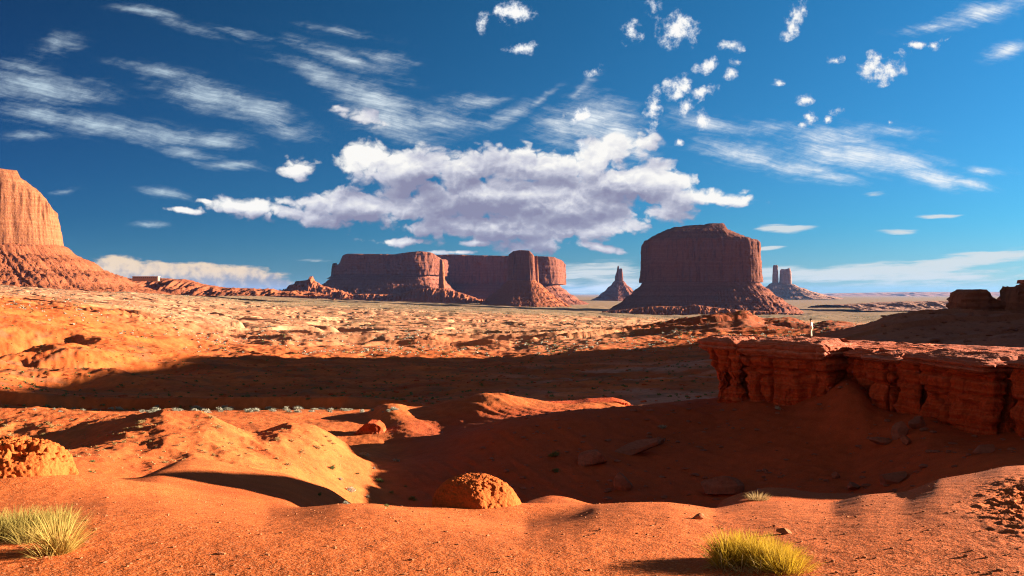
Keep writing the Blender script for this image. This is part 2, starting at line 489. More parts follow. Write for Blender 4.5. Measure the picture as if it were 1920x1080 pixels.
def mat_leaf(name, c1, c2, trans=.35):
    m, t, b = new_mat(name, .8, .1)
    oi = t.node('ShaderNodeObjectInfo', out=5)
    P = t.node('ShaderNodeNewGeometry')
    f = t.m('ADD', t.m('MULTIPLY', oi, .4), t.m('MULTIPLY', t.noise(P, 9.0, 3, .6), .9), clamp=True)
    col = t.mix(t.mr(f, .2, .9), c1, c2)
    t.l.new(col, b.inputs['Base Color'])
    out = m.node_tree.nodes['Material Output']
    tr = t.node('ShaderNodeBsdfTranslucent', (col,))
    mx = t.node('ShaderNodeMixShader', (trans, b.outputs[0], tr))
    t.l.new(mx, out.inputs[0])
    return m


def mat_plain(name, c, rough=.85, var=.15, scale=8.0):
    m, t, b = new_mat(name, rough)
    P = t.node('ShaderNodeNewGeometry')
    k = t.mr(t.noise(P, scale, 4, .6), .3, .7, 1 - var, 1 + var)
    t.l.new(t.mix(1.0, c, t.node('ShaderNodeCombineColor', (k, k, k)), 'MULTIPLY'), b.inputs['Base Color'])
    return m


# ------------------------------------------------------------------ the ground
def Zr(d, z):
    return HOR + (CZ - z) * F / d


#   each layer runs across the view: (photo column, depth in metres, photo row)
LAYERS = [
    [(0, 1.0, Zr(1.0, .06)), (1920, 1.0, Zr(1.0, .12))],
    [(0, 3.0, Zr(3.0, .03)), (1920, 3.0, Zr(3.0, .16))],
    [(-300, 5.2, Zr(5.2, .05)), (0, 5.2, Zr(5.2, .02)), (700, 5.2, Zr(5.2, 0)), (1400, 5.2, Zr(5.2, 0)), (1800, 5.2, Zr(5.2, .10)), (1920, 5.2, Zr(5.2, .14)), (2300, 5.2, Zr(5.2, .1))],
    # near crest
    [(-300, 8.5, 950), (0, 8.5, 952), (100, 8.7, 945), (200, 9.5, 930), (300, 10.5, 925), (400, 10.5, 942), (500, 10.5, 957), (560, 10.5, 953), (640, 10.5, 943), (700, 10.5, 945), (760, 10.3, 954), (820, 10, 962),
     (900, 9.8, 974), (985, 9.8, 980), (1060, 10.5, 961), (1120, 11.2, 947), (1180, 11.5, 943), (1260, 11.5, 947), (1340, 11.5, 953), (1400, 11.5, 942), (1460, 11.5, 939), (1560, 11.5, 942), (1620, 11.8, 927), (1700, 12.2, 921), (1760, 12.8, 899), (1830, 13.3, 888), (1880, 13.8, 877), (1920, 14, 874), (2100, 14.5, 885), (2400, 15, 900)],
    # just behind it
    [(-300, 11, 920), (0, 11.2, 922), (130, 12, 915), (200, 13, 912), (300, 15, 895), (400, 16, 905), (460, 16, 915), (540, 15, 940), (640, 14, Zr(14, -2.2)), (760, 13.5, Zr(13.5, -2.1)), (880, 13.5, Zr(13.5, -1.95)), (985, 14, 940), (1030, 14.5, 929), (1060, 14.6, 931),
     (1095, 14.6, 944), (1150, 14.5, 968), (1250, 14, Zr(14, -2.4)), (1340, 13.6, 962), (1400, 14, 945), (1620, 14.4, 945), (1750, 15.2, 940), (1920, 16.5, 905), (2300, 18, 890)],
    # second roll of dunes
    [(-300, 13, 880), (0, 14.5, 893), (130, 16, 894), (180, 17, 899), (265, 19, 896), (300, 21, 880), (330, 22, 865), (355, 22, 860), (400, 23, 862), (440, 24, 872), (540, 25, 890), (620, 26, 918), (700, 26, Zr(26, -5.2)), (800, 25, Zr(25, -6)), (1000, 24, Zr(24, -6.4)), (1300, 20, Zr(20, -4.3)),
     (1350, 17, 940), (1385, 16.8, 926), (1440, 16.8, 915), (1480, 16.8, 918), (1530, 16.8, 925), (1620, 16.8, 926), (1750, 18, 930), (1920, 20, 900), (1990, 20, 850), (2090, 21, Zr(21, 1.6)), (2300, 22, Zr(22, 3.4)), (2700, 23, Zr(23, 4.5))],  # columns past the right edge: unseen rise, heightened to shade the dunes
    # hollow behind
    [(-300, 22, Zr(22, -3.2)), (0, 24, Zr(24, -4)), (130, 25, Zr(25, -4.2)), (265, 28, Zr(28, -4.9)), (355, 32, Zr(32, -5.6)), (440, 33, Zr(33, -6)), (540, 36, Zr(36, -7.5)), (640, 39, Zr(39, -9.4)), (700, 42, Zr(42, -11)), (800, 44, Zr(44, -12)), (1300, 43, Zr(43, -11.9)), (1440, 40, Zr(40, -11.4)), (1600, 37, Zr(37, -10.4)), (1920, 33, Zr(33, -7)), (2000, 32, Zr(32, -5)), (2140, 30, Zr(30, 1.5)), (2300, 30, Zr(30, 3.0))],  # right end carries on the unseen shading rise
    # foot of the lit hill / gully floor
    [(-300, 34, 830), (0, 36, 852), (130, 37, 862), (200, 39, 862), (265, 42, 862), (355, 45, 846), (440, 48, 848), (540, 52, 858), (590, 54, 874), (640, 56, 896), (720, 57, 925), (760, 56, 938), (900, 56, 945), (1100, 56, 950), (1300, 56, 945), (1440, 55, 940), (1600, 52, 935), (1750, 48, 915), (1920, 44, 885), (2050, 42, 840), (2300, 40, Zr(40, -1))],
    # crest of the lit hill / middle of the dark slope
    [(-300, 60, 800), (0, 60, 836), (60, 59, 838), (110, 58, 836), (170, 58, 822), (240, 60, 792), (270, 60, 783), (310, 60, 771), (340, 60, 775), (400, 61, 785), (440, 62, 802), (480, 64, 812), (520, 66, 803), (560, 68, 796), (585, 68, 799), (612, 68, 810), (650, 68, 836), (700, 67, 862), (765, 64, 880),
     (850, 64, 885), (900, 66, 870), (985, 68, 850), (1100, 70, 838), (1200, 72, 832), (1340, 72, 828), (1480, 66, 842), (1600, 63, 850), (1740, 55, 850), (1830, 52, 850), (1920, 50, 845), (2100, 46, 830), (2300, 44, 800)],
    # second hill crest / brow under the ledge
    [(-300, 80, 765), (0, 80, 768), (90, 80, 769), (180, 80, 774), (260, 80, 784), (340, 82, 796), (440, 84, 814), (480, 84, 816), (560, 84, 812), (640, 82, 838), (700, 80, 840), (730, 79, 848), (765, 78, 842), (850, 76, 828), (900, 76, 807), (940, 76.5, 792), (985, 77, 783), (1040, 78, 776), (1100, 80, 767),
     (1190, 83, 762), (1340, 88, 748), (1400, 84, 742), (1480, 80, 752), (1545, 77, 732), (1585, 75.5, 708), (1615, 74, 722), (1640, 72.5, 752), (1680, 70, 768), (1740, 66, 775), (1830, 61, 808), (1920, 57, 812), (2100, 50, 800), (2300, 48, 770)],
    # behind them
    [(-300, 92, Zr(92, -11)), (0, 92, Zr(92, -11.6)), (260, 92, Zr(92, -12)), (440, 95, 793), (640, 95, 797), (700, 94, 800), (765, 91, 798), (835, 90, 806), (870, 90, 797), (930, 91, 784), (985, 92, 776), (1040, 92, 772), (1100, 93, Zr(93, -11.2)), (1190, 96, Zr(96, -11.7)), (1340, 100, Zr(100, -11)), (1600, 95, Zr(95, -8.5)), (1920, 85, Zr(85, -6)), (2300, 80, Zr(80, -4.5))],
    # lit ridge left of the ledge
    [(-300, 108, 765), (0, 108, 771), (440, 108, 776), (620, 108, 778), (690, 106, 778), (712, 104, 760), (740, 104, 757), (775, 104, 767), (810, 104, 763), (835, 104, 754), (870, 104, 746), (905, 104, 736), (940, 104, 737), (985, 104, 747), (1030, 104, 753), (1070, 104, 756), (1100, 104, 752), (1150, 104, 750), (1172, 104, 755), (1190, 105, 768), (1230, 107, Zr(107, -13.2)),
     (1340, 112, Zr(112, -13)), (1600, 112, Zr(112, -10)), (1920, 105, Zr(105, -6)), (2300, 96, Zr(96, -4))],
    # wash floor
    [(0, 120, 765), (200, 119, 770), (740, 119, 770), (835, 122, Zr(122, -14.8)), (1190, 122, Zr(122, -15.3)), (1340, 122, Zr(122, -15)), (1600, 128, Zr(128, -12)), (1920, 128, Zr(128, -9))],
    [(-300, 150, 700), (0, 150, 722), (130, 150, 745), (260, 150, 755), (440, 150, 757), (640, 150, 752), (760, 150, 750), (900, 150, 742), (1100, 150, 738), (1250, 150, 735), (1340, 150, 735), (1600, 155, Zr(155, -13)), (1920, 155, Zr(155, -9))],
    [(-300, 200, 670), (0, 200, 674), (130, 200, 686), (260, 200, 706), (440, 200, 722), (640, 200, 722), (960, 200, 715), (1200, 200, 710), (1340, 200, 704), (1600, 200, 672), (1750, 200, 664), (1920, 200, 657)],
    [(-300, 250, 610), (0, 250, 634), (100, 250, 640), (200, 250, 655), (300, 250, 682), (440, 250, 697), (640, 250, 700), (960, 250, 695), (1200, 250, 690), (1340, 250, 680), (1500, 250, 660), (1600, 250, 648), (1680, 250, 642), (1800, 250, 640), (1920, 250, 632)],
    [(-300, 310, 560), (0, 310, 590), (60, 310, 603), (130, 310, 622), (200, 310, 634), (260, 310, 645), (350, 310, 662), (440, 310, 672), (640, 310, 680), (960, 310, 682), (1060, 310, 675), (1200, 310, 672), (1340, 310, 662), (1500, 310, 640), (1580, 310, 627), (1640, 310, 608), (1672, 310, 596), (1712, 310, 587), (1730, 310, 586), (1800, 310, 588), (1920, 310, 592), (2100, 310, 560)],
    [(-300, 400, 545), (0, 400, 572), (130, 400, 588), (260, 400, 612), (350, 400, 630), (440, 400, 645), (640, 400, 655), (960, 400, 657), (1060, 400, 645), (1200, 400, 642), (1340, 400, 632), (1500, 400, 628), (1620, 400, Zr(400, -15)), (1720, 400, Zr(400, -13)), (1920, 400, Zr(400, -10))],
    [(-300, 520, 545), (0, 520, 565), (260, 520, 590), (440, 520, 622), (640, 520, 632), (960, 520, 634), (1100, 520, 628), (1190, 520, 622), (1250, 520, 612), (1310, 520, 602), (1335, 520, 597), (1375, 520, 596), (1395, 520, 591), (1412, 520, 596), (1430, 520, 607), (1455, 520, 606), (1480, 520, 603), (1500, 520, 605), (1512, 520, 613), (1530, 520, 612),
     (1545, 520, 605), (1590, 520, 606), (1615, 520, 612), (1660, 520, 616), (1720, 520, Zr(520, -22)), (1920, 520, Zr(520, -20))],
    [(0, 700, 554), (260, 700, 577), (440, 700, 600), (640, 700, 612), (960, 700, 616), (1200, 700, 620), (1340, 700, 620), (1600, 700, 622), (1920, 700, 616)],
    [(0, 1200, 541), (260, 1200, 557), (440, 1200, 575), (640, 1200, 586), (960, 1200, 594), (1300, 1200, 603), (1600, 1200, 606), (1920, 1200, 602)],
    [(0, 2000, 532), (260, 2000, 545), (440, 2000, 560), (640, 2000, 570), (960, 2000, 584), (1120, 2000, 594), (1300, 2000, 599), (1600, 2000, 599), (1920, 2000, 594)],
    [(0, 3500, 536), (260, 3500, 546), (440, 3500, 552), (640, 3500, 562), (960, 3500, 572), (1300, 3500, 578), (1600, 3500, 578), (1920, 3500, 576)],
    [(0, 8000, 549), (640, 8000, 555), (1300, 8000, 561), (1920, 8000, 561)],
    [(0, 20000, 551), (640, 20000, 553), (1300, 20000, 556), (1920, 20000, 556)],
    [(0, 40000, 551.2), (1920, 40000, 553)],
]


def build_profiles(u):
    """depth and height of every layer in every column"""
    g = np.arange(-3200, 6700, 3.0)
    ker = np.exp(-.5 * (np.arange(-12, 13) * 3.0 / 7.0) ** 2)
    ker /= ker.sum()
    Ds, Zs = [], []
    for L in LAYERS:
        L = np.array(L, float)
        d = np.interp(g, L[:, 0], L[:, 1])
        y = np.interp(g, L[:, 0], L[:, 2])
        d = np.convolve(np.pad(d, 12, 'edge'), ker, 'valid')
        y = np.convolve(np.pad(y, 12, 'edge'), ker, 'valid')
        d = np.interp(u, g, d)
        y = np.interp(u, g, y)
        Ds.append(d)
        Zs.append(CZ - (y - HOR) * d / F)
    return np.array(Ds), np.array(Zs)


def pchip(Ds, Zs, rows):
    K, C = Ds.shape
    h = np.diff(Ds, axis=0)
    dl = np.diff(Zs, axis=0) / h
    mslope = np.zeros((K, C))
    w1 = 2 * h[1:] + h[:-1]
    w2 = h[1:] + 2 * h[:-1]
    same = dl[1:] * dl[:-1] > 0
    with np.errstate(divide='ignore', invalid='ignore'):
        hm = (w1 + w2) / (w1 / dl[:-1] + w2 / dl[1:])
    mslope[1:-1] = np.where(same, hm, 0)
    mslope[0] = dl[0]
    mslope[-1] = dl[-1]
    Z = np.zeros((len(rows), C))
    R = rows[:, None]
    for k in range(K - 1):
        msk = (R >= Ds[k]) & (R <= Ds[k + 1])
        r, c = np.nonzero(msk)
        hh = h[k, c]
        s = (rows[r] - Ds[k, c]) / hh
        s2 = s * s; s3 = s2 * s
        Z[r, c] = (2 * s3 - 3 * s2 + 1) * Zs[k, c] + (s3 - 2 * s2 + s) * hh * mslope[k, c] + (-2 * s3 + 3 * s2) * Zs[k + 1, c] + (s3 - s2) * hh * mslope[k + 1, c]
    return Z


def make_columns():
    u = list(np.arange(-120, 2041, 2.4))
    st = 2.4; a = u[-1]
    while a < 6600:
        st *= 1.06; a += st; u.append(a)
    st = 2.4; a = u[0]
    left = []
    while a > -3100:
        st *= 1.06; a -= st; left.append(a)
    return np.array(left[::-1] + u)


def make_rows():
    r = [1.0]
    while r[-1] < 39500:
        d = r[-1]
        k = 0.0055 if d < 4 else 0.0038 if d < 17 else 0.0048 if d < 130 else 0.0042 if d < 700 else 0.006 if d < 3000 else 0.03
        r.append(d * (1 + k))
    r[-1] = 40000.0 - 1
    return np.array(r)


U = make_columns()
R = make_rows()
_D, _Z = build_profiles(U)
TZ = pchip(_D, _Z, R)
TX = (U[None, :] - 960) / F * R[:, None]
TY = np.repeat(R[:, None], len(U), 1)
# --- relief
def band(d, a, b, c, e):
    return sstep(d, a, b) * (1 - sstep(d, c, e))
n_fine = NZ.f2(TX * 1.6, TY * 1.6, 5, .55)
n_mid = NZ.f2(TX / 5.0, TY / 5.0, 5, .5)
TZ += n_fine * (.010 + .05 * band(TY, 14, 40, 130, 400)) * (1 - sstep(TY, 200, 600))
TZ += n_mid * (.03 * (1 - sstep(TY, 8, 20)) + .20 * band(TY, 14, 40, 130, 300))
# rills running down the slopes under the ledge and on the dunes
rill = NZ.f2((TX + TY * .55) / 1.7, (TY - TX * .3) / 9.0, 4, .55, True)
TZ -= np.clip(rill, 0, 1) * (.05 + .10 * sstep(U[None, :], 700, 900)) * band(TY, 45, 58, 118, 160)
_dn = (NZ.f2((TX + .35 * TY) / 5.5, (TY - .2 * TX) / 13.0, 4, .5, True) - .35)
TZ += _dn * .36 * band(TY, 27, 38, 84, 94) * (1 - sstep(U[None, :], 540, 690))
# badlands of the middle ground
bl_x = TX + 14 * NZ.n2(TX / 60, TY / 60)
bl_y = TY + 14 * NZ.n2(TX / 60 + 9, TY / 60 + 4)
r1 = NZ.f2(bl_x / 46.0, bl_y / 60.0, 5, .52, True)
r2 = NZ.f2(bl_x / 150.0 + 3, bl_y / 190.0, 5, .5, True)
leftw = 1 - sstep(U[None, :], 250, 900) * .35
TZ += (r1 - .35) * 3.2 * band(TY, 125, 190, 420, 560) * leftw
wr = sstep(U[None, :], 1450, 1640)
TZ += ((r1 - .35) * 1.3 + (r2 - .35) * 1.8) * band(TY, 380, 520, 1000, 1500) * (1 - .75 * wr)
TZ += ((r2 - .4) * 6.0) * band(TY, 900, 1500, 2600, 5000) * (1 - .4 * wr)
# scarps: terraces with small steps
ter = NZ.f2(bl_x / 420.0 + 40 + bl_y / 900.0, bl_y / 130.0 - bl_x / 1200.0, 4, .45)
stp = (ter * 7.0)
stp = np.floor(stp) + sstep(stp - np.floor(stp), .43, .57)
TZ += (stp - ter * 7.0) * 5.5 * band(TY, 380, 480, 1100, 1900) * (1 - .8 * wr)
TZ += (NZ.f2(TX / 9.0, TY / 9.0, 4, .55, True) - .4) * .75 * band(TY, 125, 180, 430, 800)
# hollows eaten into the red hill on the left
for _px, _d, _rx, _ry, _dep in ((30, 262, 11, 24, 8.5), (25, 205, 10, 20, 7.5), (138, 212, 5, 11, 4.4), (224, 226, 10, 17, 6.2), (95, 172, 7, 9, 3.0), (300, 238, 9, 12, 4.0), (-60, 230, 12, 20, 8)):
    _x = (_px - 960) / F * _d
    TZ -= _dep * np.exp(-((TX - _x) / _rx) ** 2 - ((TY - _d) / _ry) ** 2) * (1 + .35 * n_mid)
# swellings of the ground round the two mud mounds, the broken bank at the right, the cut bank over the wash
TZ += .30 * np.exp(-((TX + 6.1) / 1.15) ** 2 - ((TY - 10.7) / 1.3) ** 2)
TZ += .16 * np.exp(-((TX + .25) / .95) ** 2 - ((TY - 11.0) / .9) ** 2)
_m = np.exp(-((U[None, :] - 1935) / 85) ** 2 - ((TY - 7.0) / 1.2) ** 2)
TZ += _m * (-.10 + .085 * NZ.f2(TX * 3.2, TY * 2.2, 5, .62, True) + .05 * NZ.f2(TX * 14, TY * 9, 3))
_w = 1 - sstep(U[None, :], 640, 900)
_q = TY + 3 * NZ.n2(TX / 11, TY / 40)
TZ += 1.7 * _w * (sstep(_q, 126, 128.5) - sstep(_q, 129, 165))
# hard bands in the right-hand hill: low steps along its flank
for _d0, _h, _u0 in ((283, 1.6, 1610), (252, 1.0, 1660), (302, 1.4, 1700)):
    _q = TY + 5 * NZ.n2(TX / 17, TY / 60 + _d0) + (U[None, :] - 1750) * -.07
    _w = sstep(U[None, :], _u0 - 60, _u0 + 40)
    TZ += _h * _w * (sstep(_q, _d0 - .7, _d0 + .7) - sstep(_q, _d0 - 16, _d0 + 16))
# mesa outside the frame on the right: it shades the whole middle ground
_dd = TY - (TX + 50) * math.tan(math.radians(90 - SUN_AZ))
mx_ = sstep(U[None, :], 2040, 2200) * (1 - sstep(U[None, :], 2900, 3600)) * band(_dd, 111, 121, 318, 352)
mh = -14.0 + (84 + TX) * math.tan(math.radians(SUN_EL)) + NZ.f2(TX / 30, TY / 30, 4) * 4
TZ = np.where(mx_ > 0, np.maximum(TZ, TZ + (mh - TZ) * mx_), TZ)


def row_y():
    return HOR + (CZ - TZ) * F / TY


TYP = row_y()
# running minimum of the photo row: what is visible
VIS = np.minimum.accumulate(TYP, 0)


def ground_at(px, y):
    """nearest visible ground point shown at photo pixel (px, y)"""
    c = int(np.argmin(np.abs(U - px)))
    col = VIS[:, c]
    i = int(np.argmax(col <= y))
    return np.array([TX[i, c], TY[i, c], TZ[i, c]])


def ground_z(x, d):
    """height of the ground under a point"""
    uu = x / d * F + 960
    c = np.interp(uu, U, np.arange(len(U)))
    r = np.interp(d, R, np.arange(len(R)))
    c0 = np.clip(np.floor(c).astype(int), 0, len(U) - 2); r0 = np.clip(np.floor(r).astype(int), 0, len(R) - 2)
    fc = c - c0; fr = r - r0
    return (TZ[r0, c0] * (1 - fc) + TZ[r0, c0 + 1] * fc) * (1 - fr) + (TZ[r0 + 1, c0] * (1 - fc) + TZ[r0 + 1, c0 + 1] * fc) * fr


def soil_colours():
    red = np.array([.46, .102, .023])
    red2 = np.array([.40, .066, .012])
    salmon = np.array([.48, .195, .098])
    olive = np.array([.255, .15, .078])
    purple = np.array([.30, .13, .085])
    n = NZ.f2(TX / 70, TY / 70, 4)[..., None]
    n2 = NZ.f2(TX / 11 + 5, TY / 11, 4)[..., None]
    d = TY[..., None]
    left = (1 - sstep(U[None, :], 60, 420))[..., None]
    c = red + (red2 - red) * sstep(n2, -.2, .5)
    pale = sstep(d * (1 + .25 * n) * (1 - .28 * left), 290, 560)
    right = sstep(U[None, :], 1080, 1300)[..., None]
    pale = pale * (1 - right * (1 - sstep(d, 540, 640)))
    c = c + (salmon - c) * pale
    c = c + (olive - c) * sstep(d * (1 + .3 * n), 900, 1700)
    c = c + (np.array([.40, .15, .06]) - c) * (sstep(n2, .05, .45) * .5 * sstep(d, 350, 500) * (1 - sstep(d, 1000, 1500)))
    st_ = NZ.f2(TX / 60 + 3, TY / 16, 4)[..., None]
    c = c * (1 + .75 * st_ * (band(d, 110, 150, 330, 380)))
    st2 = NZ.f2((TX + TY * .6) / 3.0, (TY - TX * .5) / 14.0, 4)[..., None]
    c = c * (1 + .40 * st2 * band(d, 40, 55, 110, 130))
    st3 = NZ.f2(TX / 260 + 3, TY / 42, 5)[..., None]
    c = c * (1 + (.55 * st3 + .12) * np.array([.8, 1.0, 1.1]) * band(d, 380, 480, 1300, 2000))
    fin = NZ.f2(TX / .8, TY / 1.1, 4)[..., None]
    c = c * (1 + .35 * fin * band(d, 18, 30, 120, 240))
    pw = sstep(NZ.f2(TX / 34 + 8, TY / 22, 5), -.05, .28)[..., None] * sstep(U[None, :], 860, 1080)[..., None] * band(d, 118, 135, 230, 300)
    c = c + (np.array([.46, .22, .16]) - c) * pw * .75
    vg = sstep(NZ.f2(TX / 9 + 20, TY / 9, 4), .08, .3)[..., None] * band(d, 112, 122, 300, 340)
    c = c + (np.array([.13, .075, .04]) - c) * vg * .55
    dk = sstep(U[None, :], 690, 820)[..., None] * band(d, 40, 55, 92, 99)
    c = c + (np.array([.40, .062, .017]) - c) * dk
    rb = sstep(U[None, :], 1140, 1260)[..., None] * (1 - sstep(U[None, :], 1680, 1800)[..., None]) * band(d, 400, 450, 560, 660)
    c = c + (np.array([.24, .058, .027]) - c) * rb * .85
    hill = (sstep(U[None, :], 1480, 1700)[..., None]) * sstep(d, 150, 200) * (1 - sstep(d, 380, 480))
    c = c + (purple - c) * hill * .8
    return c.reshape(-1, 3)


M_GROUND = mat_ground()
def build_ground():
    n, m = TX.shape
    co = np.stack([TX, TY, TZ], -1).reshape(-1, 3)
    far = sstep(TY, 20, 900) ** .6
    quads = grid_quads(n, m)
    # apron behind the viewer, sewn to the first row
    base = len(co)
    b1 = np.stack([TX[0], np.full(m, .0), np.full(m, .03)], 1) * [1.0, 1, 1]
    b2 = np.stack([TX[0] * 12, np.full(m, -12.0), np.full(m, -.3)], 1)
    b3 = np.stack([TX[0] * 140, np.full(m, -400.0), np.full(m, -9.0)], 1)
    co = np.concatenate([co, b1, b2, b3])
    j = np.arange(m - 1)
    q1 = np.stack([base + j, base + j + 1, j + 1, j], 1)
    q2 = np.stack([base + m + j, base + m + j + 1, base + j + 1, base + j], 1)
    q3 = q2 + m
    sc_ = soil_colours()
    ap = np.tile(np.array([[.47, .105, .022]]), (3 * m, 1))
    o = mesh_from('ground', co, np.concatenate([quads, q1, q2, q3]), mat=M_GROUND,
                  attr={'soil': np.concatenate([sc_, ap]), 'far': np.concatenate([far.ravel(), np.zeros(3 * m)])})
    o['kind'] = 'structure'
    return o


build_ground()

# ------------------------------------------------------------------ lofted rock
def resample(poly, n, rounding=0.0):
    P = np.array(poly, float)
    Q = np.vstack([P, P[:1]])
    s = np.concatenate([[0], np.cumsum(np.linalg.norm(np.diff(Q, axis=0), axis=1))])
    t = np.linspace(0, s[-1], n, endpoint=False)
    out = np.stack([np.interp(t, s, Q[:, 0]), np.interp(t, s, Q[:, 1])], 1)
    if rounding > 0:
        w = max(1, int(rounding / (s[-1] / n)))
        k = np.hanning(2 * w + 3)[1:-1]
        k /= k.sum()
        ext = np.concatenate([out[-w:], out, out[:w]])
        out = np.stack([np.convolve(ext[:, i], k, 'valid') for i in (0, 1)], 1)
    return out


def normals2(P):
    T = np.roll(P, -1, 0) - np.roll(P, 1, 0)
    N = np.stack([T[:, 1], -T[:, 0]], 1)
    N /= np.linalg.norm(N, axis=1)[:, None] + 1e-9
    area = np.sum(P[:, 0] * np.roll(P[:, 1], -1) - P[:, 1] * np.roll(P[:, 0], -1))
    return N if area > 0 else -N


def loft(outline, zs, offs, disp=None, cap=None, cap_rings=0, bottom=False):
    """outline (n,2); zs: (k,) or (k,n) heights; offs: (k,) or (k,n) outward offsets; disp(P, N)->outward metres;
    cap(X, Y, rho)->z of the top"""
    n = len(outline)
    N2 = normals2(outline)
    k = len(zs)
    zs = np.asarray(zs, float); offs = np.asarray(offs, float)
    if zs.ndim == 1:
        zs = np.repeat(zs[:, None], n, 1)
    if offs.ndim == 1:
        offs = np.repeat(offs[:, None], n, 1)
    P = np.zeros((k, n, 3))
    P[..., :2] = outline[None] + N2[None] * offs[..., None]
    P[..., 2] = zs
    if disp is not None:
        dd = disp(P.copy())
        P[..., :2] += N2[None] * dd[..., None]
    rows = [P[i] for i in range(k)]
    if cap_rings:
        c = P[-1, :, :2].mean(0)
        last = P[-1]
        for r in range(1, cap_rings + 1):
            rho = 1 - r / cap_rings
            rho = max(rho, .002)
            xy = c + (last[:, :2] - c) * rho
            z = cap(xy[:, 0], xy[:, 1], rho, last[:, 2])
            rows.append(np.concatenate([xy, z[:, None]], 1))
    A = np.array(rows)
    return A.reshape(-1, 3), grid_quads(len(rows), n, True)


ROCK_RED = dict(base=(.36, .105, .042, 1), dark=(.17, .052, .028, 1), pale=(.46, .17, .075, 1))
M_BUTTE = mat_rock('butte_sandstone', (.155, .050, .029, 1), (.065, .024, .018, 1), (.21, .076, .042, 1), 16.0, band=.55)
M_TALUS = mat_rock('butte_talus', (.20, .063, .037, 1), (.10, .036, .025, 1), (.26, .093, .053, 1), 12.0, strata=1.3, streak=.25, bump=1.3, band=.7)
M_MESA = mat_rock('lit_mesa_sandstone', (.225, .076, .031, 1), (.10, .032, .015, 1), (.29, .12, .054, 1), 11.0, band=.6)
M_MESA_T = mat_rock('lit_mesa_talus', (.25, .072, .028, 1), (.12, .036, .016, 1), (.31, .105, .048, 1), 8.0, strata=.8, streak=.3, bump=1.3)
M_FARROCK = mat_rock('distant_sandstone', (.32, .16, .11, 1), (.22, .11, .085, 1), (.40, .22, .15, 1), 60.0)


